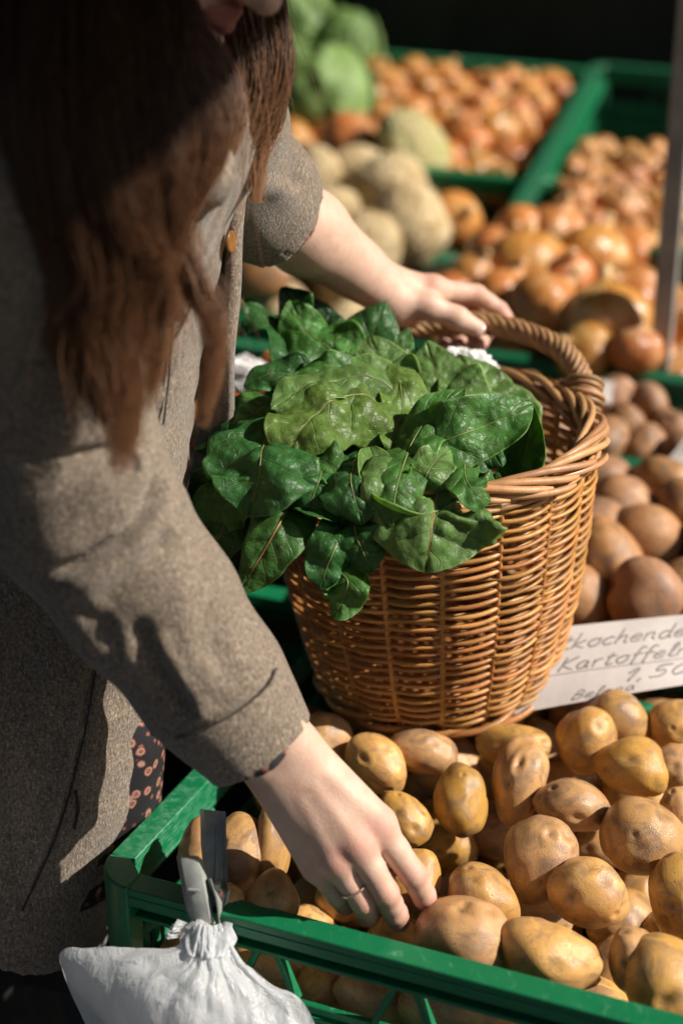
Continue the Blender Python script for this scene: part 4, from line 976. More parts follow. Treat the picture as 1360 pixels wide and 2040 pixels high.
GT.cone(SE - sdir * .03, SE + sdir * .03, .040, .0385, .003, 'carve')
VT, QT = GT.mesh(1); VT = cloth_folds(VT, QT, [([(480, 330), (560, 350), (620, 380)], .004, 14, .003, 30), ([(520, 280), (580, 330), (600, 380)], .004, 14, .003, 30)], 12)
ppart('sleeve', VT, QT, M['wool'], coat, label='brown wool sleeve pushed up above the bare forearm')
# far front edge of the open coat: turned lip with button, dark inside
V = []; prof = [(414, 1.150), (436, 1.135), (446, 1.118), (452, 1.098), (458, 1.088), (470, 1.086), (480, 1.092), (482, 1.110)]; ys = np.linspace(330, 1150, 40)
for i, y in enumerate(ys):
    sh = np.interp(y, [330, 420, 560, 700, 900, 1150], [10, 5, -6, -14, -24, -60]) + 2.5 * math.sin(y / 41)
    for x, d in prof: V.append(P(x + sh, y, d + np.interp(y, [330, 700, 840, 1150], [-.015, .008, .10, .16])))
k = len(prof); Fs = [(i * k + j, i * k + j + 1, (i + 1) * k + j + 1, (i + 1) * k + j) for i in range(39) for j in range(k - 1)]
fp = ppart('front_panel', V, Fs, M['wool'], coat); md = fp.modifiers.new('t', 'SOLIDIFY'); md.thickness = .0025; md.offset = 0
# floral cuffs of the dress peeping out of the sleeves
def cuff_ring(c, d, r0, ang0, ang1, rx, l, seed):
    u = unit(np.cross(d, [.3, .4, .9])); v = np.cross(d, u); V = []; n = 60
    for k in range(3):
        for j in range(n):
            a = 2 * math.pi * j / n; V.append(c + d * (l * (k - 1) * (.6 + .4 * math.sin(3 * a + seed))) + (u * math.cos(a) + v * math.sin(a)) * (r0 + rx * k + .0006 * math.sin(9 * a)))
    return V, [(k * n + j, k * n + (j + 1) % n, (k + 1) * n + (j + 1) % n, (k + 1) * n + j) for k in range(2) for j in range(n)]
V, Fs = cuff_ring(CUFF - cdir * .001, cdir, .0352, 0, 6.28, -.0008, .006, 1); ppart('blouse_cuff', V, Fs, M['floral'])
V, Fs = cuff_ring(SE, sdir, .0395, 0, 6.28, -.0006, .005, 2); ppart('blouse_cuff', V, Fs, M['floral'])
def button(c, nrm, r, up, parent):
    nrm = unit(nrm); u = unit(up - nrm * nrm.dot(up)); v = np.cross(nrm, u); prof = [(0, .35), (.55, .35), (.75, .55), (1, .4), (1, 0), (0, 0)]; V = []; k = 24
    for a, z in prof:
        for j in range(k): V.append(c + (u * math.cos(2 * math.pi * j / k) + v * math.sin(2 * math.pi * j / k)) * a * r + nrm * z * r * .5)
    Fs = [(i * k + j, i * k + (j + 1) % k, (i + 1) * k + (j + 1) % k, (i + 1) * k + j) for i in range(len(prof) - 1) for j in range(k)]
    return ppart('button', V, Fs, M['button'], parent)
# dress
V = []; zs = np.linspace(1.12, .81, 24); k = 120
for z in zs:
    cx = np.interp(z, [.8, 1.1], [-.36, -.32]); A = np.interp(z, [.8, .95, 1.12], [.195, .195, .14]); B = np.interp(z, [.8, 1.12], [.105, .09])
    for j in range(k):
        a = 2 * math.pi * j / k; f = 1 + .05 * (1.15 - z) * math.sin(9 * a + 3 * z) + .03 * (1.15 - z) * math.sin(17 * a); V.append(np.array([cx, 1.085, z]) + FD * A * f * math.cos(a) + SD * B * f * math.sin(a))
Fs = [(i * k + j, (i + 1) * k + j, (i + 1) * k + (j + 1) % k, i * k + (j + 1) % k) for i in range(len(zs) - 1) for j in range(k)]
ppart('tunic', V, Fs, M['floral'], label='black tunic with small red and white flowers')
GP = Grid((-.62, .76, .06), (-.12, 1.30, .93), .0075)
for sg in (-1, 1):
    hp = HIP + SD * sg * .06 - [0, 0, .06]; kn = np.array([-.37, 1.08, .48]) + SD * sg * .09; an = np.array([-.40, 1.08, .09]) + SD * sg * .09
    GP.chain([hp, kn, an], [.09, .072, .062], .03)
    GP.chain([an - [0, 0, .04], an + FD * .15 - [0, 0, .052]], [.05, .042], .01)
VP_, QP_ = GP.mesh(2); ppart('trousers', VP_, QP_, M['black'], label='black trousers and shoes')
# ------------------------------------------------------------------ hair: long wavy locks made of single strands
def hair(guides, nper, spread, parent, seed, rad=.00034):
    g = np.random.default_rng(seed); VA = []; QA = []; st = []; al = []; o = 0; n = 24; k = 3; tt = np.linspace(0, 1, n)
    for gi, (pts, sp, tipd) in enumerate(guides):
        pts = [(x, y, d + (.075 if d < .95 else 0)) for x, y, d in pts]
        base = catmull(PP(pts), n); L = np.linalg.norm(np.diff(base, axis=0), axis=1).sum(); _, A, B = frames(base)
        for _ in range(nper):
            a = g.uniform(0, 6.28); r = sp * spread * math.sqrt(g.uniform(0, 1)); cl = np.interp(tt, [0, .45, .8, 1], [1, .95, .6, tipd])
            ln = g.uniform(.78, 1.04); f = np.clip(tt * ln, 0, 1) * (n - 1); i = np.minimum(f.astype(int), n - 2); w = (f - i)[:, None]
            C = base[i] * (1 - w) + base[i + 1] * w; Ai = A[i]; Bi = B[i]
            ph = g.uniform(0, 6.28); wa = .0022 * (.3 + tt) * g.uniform(.3, 1.6); fq = L * g.uniform(16, 30)
            tw = a + tt * g.normal() * 1.1
            off = (r * cl)[:, None] * (np.cos(tw)[:, None] * Ai + np.sin(tw)[:, None] * Bi) + (wa * np.sin(fq * tt * 2 + ph))[:, None] * Ai + (wa * np.cos(fq * tt * 1.7 + ph))[:, None] * Bi
            if g.random() < .04: off += np.outer(tt ** 2, g.normal(size=3)) * .02
            C = C + off; rr = rad * np.interp(tt, [0, .7, 1], [1, .9, .25]) * g.uniform(.8, 1.35)
            aa = np.linspace(0, 2 * math.pi, k, endpoint=False)
            V = (C[:, None] + rr[:, None, None] * (np.cos(aa)[None, :, None] * Ai[:, None] + np.sin(aa)[None, :, None] * Bi[:, None])).reshape(-1, 3)
            i0 = np.arange(n - 1)[:, None] * k; j0 = np.arange(k)[None]; j1 = (j0 + 1) % k
            Q = np.stack([i0 + j0, i0 + j1, i0 + k + j1, i0 + k + j0], -1).reshape(-1, 4) + o
            VA.append(V); QA.append(Q); o += len(V); s = g.uniform(0, 1) ** 1.5; st.append(np.full(len(V), s)); al.append(np.repeat(tt * ln, k))
    V = np.vstack(VA); Q = np.vstack(QA); me = mesh('hair', V - PBASE, Q, M['hair'])
    me.attributes.new('strand', 'FLOAT', 'POINT').data.foreach_set('value', np.concatenate(st).astype(np.float32))
    me.attributes.new('along', 'FLOAT', 'POINT').data.foreach_set('value', np.concatenate(al).astype(np.float32))
    return obj('hair', me, parent, label='long wavy brown hair hanging forward over the coat')
HG = []
def lock(pts, sp=1.0, tip=.25): HG.append((pts, sp, tip))
T0 = (250, -330, .90)
# near side mass: root on the crown, waypoints, tip
lock([T0, (20, -120, .80), (-30, 120, .76), (0, 330, .77), (40, 470, .79), (70, 600, .80)], 1.2)
lock([T0, (70, -120, .79), (40, 150, .75), (70, 380, .76), (110, 560, .78), (105, 660, .79), (150, 740, .80)], 1.2)
lock([T0, (120, -120, .78), (90, 150, .74), (110, 400, .75), (150, 560, .77), (130, 660, .78), (185, 800, .80)], 1.25)
lock([T0, (170, -120, .78), (140, 150, .74), (160, 400, .745), (200, 560, .765), (180, 680, .78), (215, 800, .79), (240, 945, .80)], 1.25)
lock([T0, (210, -120, .78), (190, 150, .74), (215, 400, .745), (235, 540, .765), (225, 660, .78), (250, 780, .79), (243, 930, .80)], 1.2)
lock([T0, (240, -120, .78), (230, 150, .74), (260, 400, .75), (290, 520, .77), (265, 640, .785), (260, 760, .795), (262, 890, .81)], 1.1)
lock([T0, (270, -120, .79), (270, 150, .75), (310, 360, .76), (320, 480, .78), (300, 600, .795), (315, 700, .80), (285, 820, .81)], 1.1)
lock([T0, (300, -120, .80), (310, 120, .76), (350, 300, .77), (330, 440, .79), (300, 540, .80), (330, 640, .81), (300, 760, .82)], 1.0)
lock([T0, (330, -120, .82), (350, 100, .78), (400, 240, .79), (370, 360, .80), (340, 450, .81), (370, 540, .82), (420, 620, .83), (430, 720, .835), (400, 850, .84)], .85)
lock([T0, (335, -120, .83), (355, 90, .79), (415, 220, .80), (395, 340, .81), (350, 440, .82), (360, 520, .825), (410, 600, .835), (425, 690, .84), (408, 790, .845)], .8)
lock([T0, (330, -100, .82), (360, 60, .80), (425, 170, .81), (425, 280, .815), (375, 380, .82), (330, 480, .825), (340, 580, .83), (365, 640, .84)], .8)
lock([T0, (330, -100, .84), (365, 40, .82), (425, 140, .825), (440, 240, .83), (395, 350, .835), (350, 450, .84), (300, 540, .84), (310, 620, .845), (285, 690, .85)], .7)
lock([T0, (220, -100, .77), (200, 200, .735), (230, 420, .74), (280, 500, .76), (330, 560, .78), (340, 650, .79)], .9)
lock([T0, (100, -100, .78), (60, 200, .745), (90, 420, .755), (170, 520, .77), (205, 640, .785), (180, 740, .795), (205, 840, .80)], .9)
lock([T0, (0, -100, .82), (-60, 200, .80), (-40, 400, .81), (20, 520, .82)], 1.3)
lock([T0, (280, -60, .77), (290, 150, .75), (330, 320, .755), (300, 430, .77), (255, 500, .785), (270, 590, .80), (240, 690, .81), (225, 790, .815)], .9)
# fill behind the mass
lock([T0, (150, -60, .84), (150, 200, .82), (180, 400, .82), (220, 520, .83), (250, 640, .84)], 1.7)
lock([T0, (270, -60, .85), (290, 180, .83), (320, 330, .83), (310, 440, .84), (300, 540, .85)], 1.6)
lock([T0, (40, -60, .84), (30, 150, .83), (60, 330, .83), (110, 450, .84)], 1.7)
lock([T0, (340, -100, .90), (385, 60, .90), (440, 165, .90), (450, 260, .90), (410, 350, .90), (370, 430, .90), (385, 520, .905)], .9)
lock([T0, (350, -80, .93), (400, 100, .93), (455, 200, .93), (440, 300, .93), (400, 390, .93), (365, 470, .93)], 1.0)
lock([T0, (340, -100, .87), (380, 60, .87), (435, 170, .87), (440, 270, .87), (390, 370, .87), (355, 450, .87), (375, 540, .87), (350, 640, .875)], .7)
# far side locks beside the lips
T1 = (380, -330, 1.02)
lock([T1, (500, -120, 1.03), (535, 20, 1.03), (550, 130, 1.03), (525, 230, 1.035), (480, 310, 1.04), (440, 370, 1.04), (395, 430, 1.04)], .85)
lock([T1, (490, -120, 1.03), (515, 20, 1.03), (535, 120, 1.03), (515, 220, 1.035), (505, 310, 1.04), (512, 405, 1.04)], .7)
lock([T1, (480, -120, 1.02), (500, 40, 1.02), (510, 140, 1.02), (495, 240, 1.025), (460, 320, 1.03), (420, 390, 1.03), (385, 440, 1.03)], .8)
lock([T1, (460, -100, 1.02), (475, 60, 1.02), (490, 160, 1.02), (470, 250, 1.02), (430, 330, 1.02), (390, 400, 1.02)], .9)
lock([T1, (510, -120, 1.04), (550, 30, 1.04), (558, 140, 1.04), (540, 240, 1.045), (520, 300, 1.05), (515, 390, 1.05)], .55)
hair(HG, 280, .0160, person, 5, .00036)
# ================================================================== leafy greens in the basket
def m_leaf():
    b = NB('chard leaf'); uv = b.n('ShaderNodeUVMap').outputs[0]; sep = b.n('ShaderNodeSeparateXYZ'); b.l(uv, sep.inputs[0])
    u = b.math('ABSOLUTE', b.math('SUBTRACT', b.math('MULTIPLY', sep.outputs[0], 2.0), 1.0)); t = sep.outputs[1]
    v = b.coord('Object'); n = b.noise(v, 60, 4, .62, .5); fine = b.noise(v, 210, 3, .6); oi = b.n('ShaderNodeObjectInfo')
    col = oi.outputs['Color']
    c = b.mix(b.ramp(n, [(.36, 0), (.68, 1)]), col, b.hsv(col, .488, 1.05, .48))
    # veins: one rib and slanting side ribs that thin out to the edge
    wob = b.math('MULTIPLY', b.math('SUBTRACT', b.noise(v, 26, 2), .5), .35)
    f = b.math('FRACT', b.math('ADD', b.math('SUBTRACT', b.math('MULTIPLY', t, 6.2), b.math('MULTIPLY', b.math('POWER', u, .8), 1.35)), b.math('ADD', wob, .5)))
    lat = b.math('ABSOLUTE', b.math('SUBTRACT', f, .5)); latm = b.math('MULTIPLY', b.ramp(lat, [(.0, .8), (.02, .4), (.04, 0)]), b.ramp(u, [(.0, .9), (.6, .6), (.95, .1)]))
    fv = b.voro(v, 150, 'DISTANCE_TO_EDGE').outputs['Distance']; fvm = b.ramp(fv, [(.0, .16), (.04, 0)])
    mid = b.ramp(u, [(.0, 1), (.018, .8), (.035, 0)])
    vein = b.math('MAXIMUM', b.math('MAXIMUM', mid, latm), fvm)
    c = b.mix(b.math('MULTIPLY', vein, .55), c, b.mix(.5, b.hsv(col, .47, .85, 1.8), (.42, .36, .10)))
    c = b.mix(b.ramp(u, [(.93, 0), (1.0, .6)]), c, b.hsv(col, .46, .9, 1.7))
    c = b.mix(b.ramp(b.voro(v, 260).outputs['Distance'], [(.05, .35), (.1, 0)]), c, (.40, .42, .20))
    b.set(**{'Base Color': c, 'Roughness': b.mapr(fine, .3, .7, .34, .5), 'Specular IOR Level': .45})
    bub = b.n('ShaderNodeTexVoronoi', feature='SMOOTH_F1'); b.l(v, bub.inputs['Vector']); bub.inputs['Scale'].default_value = 130; bub.inputs['Smoothness'].default_value = .6
    nb = b.bump(bub.outputs['Distance'], .36, -.005)
    nrm = b.bump(b.math('ADD', b.math('MULTIPLY', vein, -.8), b.math('ADD', n, b.math('MULTIPLY', fine, .3))), .6, .0028, nb)
    tr = b.n('ShaderNodeBsdfTranslucent'); b.l(b.hsv(c, .47, 1.25, 1.9), tr.inputs[0]); b.l(nrm, tr.inputs['Normal'])
    mx = b.n('ShaderNodeMixShader'); mx.inputs[0].default_value = .42; b.l(b.b.outputs[0], mx.inputs[1]); b.l(tr.outputs[0], mx.inputs[2]); b.l(mx.outputs[0], b.out.inputs[0])
    return b.m
M['leaf'] = m_leaf()
M['rib'] = m_simple('pale leaf rib', (.19, .24, .07), .4, 0, 0, 90); M['rib_red'] = m_simple('reddish leaf rib', (.34, .17, .08), .4, 0, 0, 90)
LB = P(830, 960, 1.24)
bunch = empty('leafy_greens', LB, 'bunch of glossy dark green chard leaves spilling over the basket rim', 'greens')
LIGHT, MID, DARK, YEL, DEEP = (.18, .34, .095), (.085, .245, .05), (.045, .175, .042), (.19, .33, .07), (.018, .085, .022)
def leaf(pts, hw, col, hint=(0, .35, 1), cup=-.5, ruf=.16, nr=3.0, roll=(0, 0), red=False, seed=0, crk=1.0, fat=1.0):
    g = np.random.default_rng(1000 + seed); n, m = 56, 31
    C = catmull(PP(pts), n); d0 = np.mean([q[2] for q in pts]); Wd = 1.24 * hw * d0 / FPX; Tn = np.gradient(C, axis=0); Tn /= np.linalg.norm(Tn, axis=1)[:, None]
    H = unit(cR * hint[0] + cU * hint[1] - cF * hint[2]); N = H - Tn * (Tn @ H)[:, None]; N /= np.linalg.norm(N, axis=1)[:, None]; Sd = np.cross(Tn, N)
    t = np.linspace(0, 1, n); ro = np.radians(np.interp(t, [0, 1], roll))[:, None]; N, Sd = N * np.cos(ro) + Sd * np.sin(ro), Sd * np.cos(ro) - N * np.sin(ro)
    sh = np.interp(t, [0, .03, .08, .16, .30, .50, .70, .84, .94, 1], [.10, .46, .80, .97, 1.02, 1, .88, .64, .33, .03]); sh = np.convolve(np.pad(sh, 2, 'edge'), np.ones(5) / 5, 'valid'); sh[-1] = .01
    u = np.linspace(-1, 1, m); ph = g.uniform(0, 6.28, 6); T, U = np.meshgrid(t, u, indexing='ij')
    W2 = Wd * sh[:, None] * (1 + .03 * np.sin(2 * math.pi * nr * .8 * T + ph[0] + (U > 0) * 2) * np.abs(U) ** 2 + .008 * np.sin(31 * T + ph[1]))
    cu = cup * (1 + .35 * np.sin(2.2 * T * 3.1 + ph[2])); cu = np.where(np.abs(cu) < .05, .05, cu)
    cu = cu * (1 + .9 * np.maximum(0, np.abs(U) - .6) * np.sin(5 * T + ph[0] + 2 * (U > 0)))
    X = W2 * np.sin(cu * U) / cu; Z = W2 * (1 - np.cos(cu * U)) / cu
    Z += 1.5 * ruf * Wd * np.abs(U) ** 1.8 * np.sin(2 * math.pi * nr * .62 * T + np.where(U > 0, ph[3], ph[4])) * np.minimum(1, T * 5) * sh[:, None] ** .5
    Z += ruf * .28 * Wd * np.abs(U) ** 3 * np.sin(2 * math.pi * nr * 1.6 * T + np.where(U > 0, ph[5], ph[1])) * sh[:, None]
    v = T * 6.2 - 1.35 * np.abs(U) ** .8; q = np.abs(np.sin(math.pi * v)) ** .8
    Z += crk * Wd * .05 * (q - .6) * (1 - np.abs(U) ** 3) * np.minimum(1, np.abs(U) / .12) * sh[:, None]
    base = C[:, None] + Sd[:, None] * X[..., None] + N[:, None] * Z[..., None]; Vv = base.reshape(-1, 3)
    nz = snoise(Vv, 6, 12, seed + 4) * .11 + snoise(Vv, 7, 26, seed + 5) * .075 + snoise(Vv, 7, 52, seed + 6) * .03
    Vv = Vv + (np.repeat(N, m, 0)) * (crk * Wd * nz * np.repeat(sh, m))[:, None] - np.repeat(N, m, 0) * (Wd * .035 * np.exp(-(np.tile(u, n) / .07) ** 2))[:, None]
    Q = np.array([(i * m + j, i * m + j + 1, (i + 1) * m + j + 1, (i + 1) * m + j) for i in range(n - 1) for j in range(m - 1)])
    me = mesh('leaf', Vv - LB, Q, M['leaf']); uvl = me.uv_layers.new(name='UVMap'); uvv = np.stack([(U.ravel() + 1) / 2, T.ravel()], 1); li = np.zeros(len(me.loops), np.int32); me.loops.foreach_get('vertex_index', li); uvl.data.foreach_set('uv', uvv[li].astype(np.float32).ravel())
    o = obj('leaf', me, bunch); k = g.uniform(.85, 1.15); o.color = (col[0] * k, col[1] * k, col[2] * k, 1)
    md = o.modifiers.new('thick', 'SOLIDIFY'); md.thickness = .0006
    e = int(n * .86); rc = Vv.reshape(n, m, 3)[:e, m // 2] + N[:e] * .0004
    Vt, Ft = tube(rc, fat * np.interp(t[:e], [0, .3, 1], [.0011, .0006, .0002]), 6); obj('midrib', mesh('midrib', Vt - LB, Ft, M['rib_red'] if red else M['rib']), o)
    return o
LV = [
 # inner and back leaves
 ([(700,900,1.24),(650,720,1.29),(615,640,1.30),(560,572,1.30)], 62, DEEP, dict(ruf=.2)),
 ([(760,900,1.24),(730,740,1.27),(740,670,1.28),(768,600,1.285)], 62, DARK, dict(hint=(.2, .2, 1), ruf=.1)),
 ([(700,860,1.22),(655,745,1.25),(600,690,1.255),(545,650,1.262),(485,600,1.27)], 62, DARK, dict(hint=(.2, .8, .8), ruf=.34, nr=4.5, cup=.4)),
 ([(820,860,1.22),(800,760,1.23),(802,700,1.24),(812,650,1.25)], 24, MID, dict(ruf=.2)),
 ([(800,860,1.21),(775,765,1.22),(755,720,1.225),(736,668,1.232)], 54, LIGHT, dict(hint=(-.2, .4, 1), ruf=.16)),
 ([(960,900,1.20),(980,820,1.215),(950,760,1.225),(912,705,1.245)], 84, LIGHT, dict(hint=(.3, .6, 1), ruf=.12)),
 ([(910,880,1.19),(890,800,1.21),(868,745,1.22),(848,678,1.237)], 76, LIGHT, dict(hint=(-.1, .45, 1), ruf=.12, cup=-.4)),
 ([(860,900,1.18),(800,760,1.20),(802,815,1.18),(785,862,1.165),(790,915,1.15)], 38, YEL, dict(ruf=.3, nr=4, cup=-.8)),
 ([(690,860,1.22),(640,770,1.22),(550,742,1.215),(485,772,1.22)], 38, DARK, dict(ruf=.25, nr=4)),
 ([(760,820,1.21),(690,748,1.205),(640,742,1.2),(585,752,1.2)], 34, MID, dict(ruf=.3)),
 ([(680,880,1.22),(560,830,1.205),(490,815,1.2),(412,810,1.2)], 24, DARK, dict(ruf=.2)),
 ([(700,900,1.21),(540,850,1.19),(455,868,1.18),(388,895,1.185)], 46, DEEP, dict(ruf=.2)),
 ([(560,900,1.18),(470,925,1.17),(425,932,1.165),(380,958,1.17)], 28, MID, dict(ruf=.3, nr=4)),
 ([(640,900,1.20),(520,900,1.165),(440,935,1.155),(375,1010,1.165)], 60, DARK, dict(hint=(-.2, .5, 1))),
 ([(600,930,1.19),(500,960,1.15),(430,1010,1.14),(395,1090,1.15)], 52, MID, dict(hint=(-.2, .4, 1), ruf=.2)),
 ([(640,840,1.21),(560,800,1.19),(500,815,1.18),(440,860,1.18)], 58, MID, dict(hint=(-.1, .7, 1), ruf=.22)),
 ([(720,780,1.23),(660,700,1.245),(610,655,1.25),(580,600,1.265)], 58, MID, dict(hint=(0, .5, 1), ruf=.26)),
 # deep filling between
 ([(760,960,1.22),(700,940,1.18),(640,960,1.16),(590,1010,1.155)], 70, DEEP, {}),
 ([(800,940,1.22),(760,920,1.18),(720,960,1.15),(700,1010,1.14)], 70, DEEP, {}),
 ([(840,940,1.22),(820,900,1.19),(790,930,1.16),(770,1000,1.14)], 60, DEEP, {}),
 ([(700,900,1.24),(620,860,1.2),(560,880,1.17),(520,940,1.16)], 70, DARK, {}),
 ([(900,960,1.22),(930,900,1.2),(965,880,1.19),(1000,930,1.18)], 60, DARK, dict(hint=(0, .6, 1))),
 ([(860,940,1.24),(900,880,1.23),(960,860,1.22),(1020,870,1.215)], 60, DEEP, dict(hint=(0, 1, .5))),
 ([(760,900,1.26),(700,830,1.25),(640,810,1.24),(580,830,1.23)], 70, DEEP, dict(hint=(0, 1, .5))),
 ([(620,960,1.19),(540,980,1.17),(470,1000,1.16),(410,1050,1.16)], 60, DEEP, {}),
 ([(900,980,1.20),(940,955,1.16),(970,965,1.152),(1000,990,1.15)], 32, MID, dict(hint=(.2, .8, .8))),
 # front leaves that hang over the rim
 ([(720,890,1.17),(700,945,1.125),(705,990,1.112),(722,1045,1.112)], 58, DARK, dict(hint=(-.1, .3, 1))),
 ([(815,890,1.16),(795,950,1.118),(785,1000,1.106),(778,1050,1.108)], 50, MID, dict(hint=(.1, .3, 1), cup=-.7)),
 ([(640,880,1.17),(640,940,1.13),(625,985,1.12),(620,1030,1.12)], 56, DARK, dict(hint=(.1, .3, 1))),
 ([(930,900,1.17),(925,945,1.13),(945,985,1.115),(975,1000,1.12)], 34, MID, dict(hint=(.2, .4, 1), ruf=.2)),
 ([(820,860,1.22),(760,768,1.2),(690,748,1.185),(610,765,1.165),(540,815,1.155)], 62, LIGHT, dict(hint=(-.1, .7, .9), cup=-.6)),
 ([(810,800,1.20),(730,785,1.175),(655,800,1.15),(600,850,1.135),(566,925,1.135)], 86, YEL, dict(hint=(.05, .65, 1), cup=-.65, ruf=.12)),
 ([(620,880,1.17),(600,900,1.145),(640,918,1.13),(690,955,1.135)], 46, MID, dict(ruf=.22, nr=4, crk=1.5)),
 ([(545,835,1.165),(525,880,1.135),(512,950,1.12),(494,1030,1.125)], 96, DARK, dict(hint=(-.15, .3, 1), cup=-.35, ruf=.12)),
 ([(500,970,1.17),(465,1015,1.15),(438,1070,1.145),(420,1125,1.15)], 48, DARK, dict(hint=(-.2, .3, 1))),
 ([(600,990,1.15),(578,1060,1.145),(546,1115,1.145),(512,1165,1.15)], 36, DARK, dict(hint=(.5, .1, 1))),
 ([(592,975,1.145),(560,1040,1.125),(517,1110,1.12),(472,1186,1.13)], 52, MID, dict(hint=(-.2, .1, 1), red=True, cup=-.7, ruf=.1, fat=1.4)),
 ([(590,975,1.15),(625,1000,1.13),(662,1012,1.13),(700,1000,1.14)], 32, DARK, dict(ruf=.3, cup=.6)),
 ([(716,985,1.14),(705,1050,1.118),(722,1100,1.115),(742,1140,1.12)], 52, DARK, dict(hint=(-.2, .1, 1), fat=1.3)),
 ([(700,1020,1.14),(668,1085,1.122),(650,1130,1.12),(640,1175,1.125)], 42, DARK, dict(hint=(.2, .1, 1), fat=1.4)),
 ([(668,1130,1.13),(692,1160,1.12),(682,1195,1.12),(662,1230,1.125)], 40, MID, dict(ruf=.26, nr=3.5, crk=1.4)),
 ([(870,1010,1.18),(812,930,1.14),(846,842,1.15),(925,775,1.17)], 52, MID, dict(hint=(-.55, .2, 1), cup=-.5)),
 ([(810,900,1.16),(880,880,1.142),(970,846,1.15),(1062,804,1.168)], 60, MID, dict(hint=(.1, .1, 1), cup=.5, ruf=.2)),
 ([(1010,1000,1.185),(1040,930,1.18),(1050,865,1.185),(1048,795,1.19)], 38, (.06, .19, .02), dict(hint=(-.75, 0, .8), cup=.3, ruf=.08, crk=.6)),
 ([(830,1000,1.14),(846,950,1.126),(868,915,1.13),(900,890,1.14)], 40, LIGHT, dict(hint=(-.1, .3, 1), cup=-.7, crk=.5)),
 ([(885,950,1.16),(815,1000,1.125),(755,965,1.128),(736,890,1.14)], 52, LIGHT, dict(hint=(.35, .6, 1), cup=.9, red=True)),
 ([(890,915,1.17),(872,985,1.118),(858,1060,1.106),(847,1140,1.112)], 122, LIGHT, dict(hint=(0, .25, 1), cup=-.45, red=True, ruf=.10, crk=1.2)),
]
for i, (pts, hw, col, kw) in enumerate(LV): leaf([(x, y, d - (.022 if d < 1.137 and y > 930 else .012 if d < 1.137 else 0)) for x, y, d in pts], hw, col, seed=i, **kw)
# ================================================================== crumpled paper in the basket
def crumple(c, r, seed, sq=(1, 1, 1)):
    bm = bmesh.new(); bmesh.ops.create_icosphere(bm, subdivisions=5, radius=1.0); V = np.array([v.co[:] for v in bm.verts])
    n = np.abs(snoise(V, 5, .9, seed)) * .25 + np.abs(snoise(V, 6, 2.1, seed + 1)) * .12 + np.abs(snoise(V, 6, 4.5, seed + 2)) * .05
    V = V * (1 - n)[:, None] * np.array(sq) * r
    for v, q in zip(bm.verts, V): v.co = q
    me = bpy.data.meshes.new('paper'); bm.to_mesh(me); bm.free(); me.materials.append(M['paper']); return me
obj('paper_bag', crumple(None, .036, 3, (1, .7, .8)), None, P(925, 745, 1.315), 'crumpled white paper bag deep in the wicker basket', 'bag')
obj('paper_bag', crumple(None, .04, 8, (1, .6, .6)), None, P(475, 745, 1.55), 'pale crumpled wrapper glimpsed between coat and greens', 'bag')
# ================================================================== price card with handwriting
GLY = {  # strokes in a box one unit high (x height .5), advance
 'k': ([[(0, 0), (.06, 1)], [(.38, .5), (.05, .22), (.40, 0)]], .46), 'o': ([[(.22, .5), (.06, .42), (.0, .2), (.1, .02), (.28, .03), (.38, .25), (.33, .45), (.2, .5), (.42, .46)]], .46),
 'c': ([[(.34, .42), (.2, .5), (.04, .36), (.0, .15), (.12, 0), (.34, .08)]], .40), 'h': ([[(0, 0), (.08, 1)], [(.03, .3), (.2, .5), (.32, .44), (.30, .15), (.34, 0), (.42, .05)]], .46),
 'e': ([[(.02, .24), (.32, .3), (.3, .46), (.16, .5), (.03, .36), (.0, .14), (.12, 0), (.36, .1)]], .42), 'n': ([[(.02, .5), (.0, 0)], [(.01, .3), (.16, .5), (.30, .46), (.29, .1), (.40, .04)]], .46),
 'd': ([[(.34, .42), (.18, .5), (.02, .32), (.04, .06), (.18, 0), (.34, .2), (.40, 1)], [(.36, .3), (.38, .03), (.46, .06)]], .50), 'f': ([[(.36, .92), (.24, 1), (.14, .8), (.08, -.2)], [(0, .48), (.34, .52)]], .34),
 's': ([[(.28, .46), (.12, .5), (.04, .38), (.22, .22), (.2, .04), (.0, .04)]], .34), 't': ([[(.14, .85), (.08, .1), (.18, 0), (.3, .08)], [(0, .55), (.32, .6)]], .34),
 'K': ([[(0, 0), (.05, .9)], [(.44, .88), (.04, .42), (.48, 0)]], .52), 'a': ([[(.32, .44), (.14, .5), (.0, .28), (.06, .03), (.22, .06), (.33, .44), (.32, .06), (.42, .04)]], .46),
 'r': ([[(.0, .5), (.03, 0)], [(.02, .28), (.14, .48), (.28, .46)]], .34), 'l': ([[(.03, .1), (.2, .7), (.22, .98), (.1, .9), (.07, .2), (.14, 0), (.26, .08)]], .28),
 '1': ([[(0, .6), (.22, .9), (.12, 0)]], .34), ',': ([[(.06, .08), (.0, -.14)]], .22), '5': ([[(.46, .9), (.14, .86), (.08, .5), (.3, .52), (.38, .3), (.26, .04), (.0, .06)]], .52),
 '0': ([[(.28, .86), (.08, .66), (.0, .3), (.12, .02), (.32, .1), (.46, .5), (.42, .8), (.24, .86)]], .54), 'B': ([[(.0, 0), (.08, .9), (.34, .84), (.34, .58), (.08, .48), (.38, .36), (.34, .08), (.0, 0)]], .48), ' ': ([], .3), '.': ([[(0, 0), (.03, .02)]], .15)}
CBL, CBR, CTR, CTL = P(985, 1430, 1.275), P(1500, 1342, 1.315), P(1500, 1212, 1.345), P(1035, 1259, 1.305)
cn = unit(np.cross(CBR - CBL, CTL - CBL)); cn = cn if cn.dot(CAMP - CBL) > 0 else -cn
def cpt(u, v, e=0.0):
    b = (CBL * (1 - u) + CBR * u) * (1 - v) + (CTL * (1 - u) + CTR * u) * v
    return b + cn * (e + .006 * math.sin(math.pi * u) + .002 * math.sin(5 * u + 2 * v))
pc = empty('price_card', CBL, 'white price card with grey handwriting beside the wicker basket', 'sign')
nu, nv = 26, 8; V = []; Fs = []
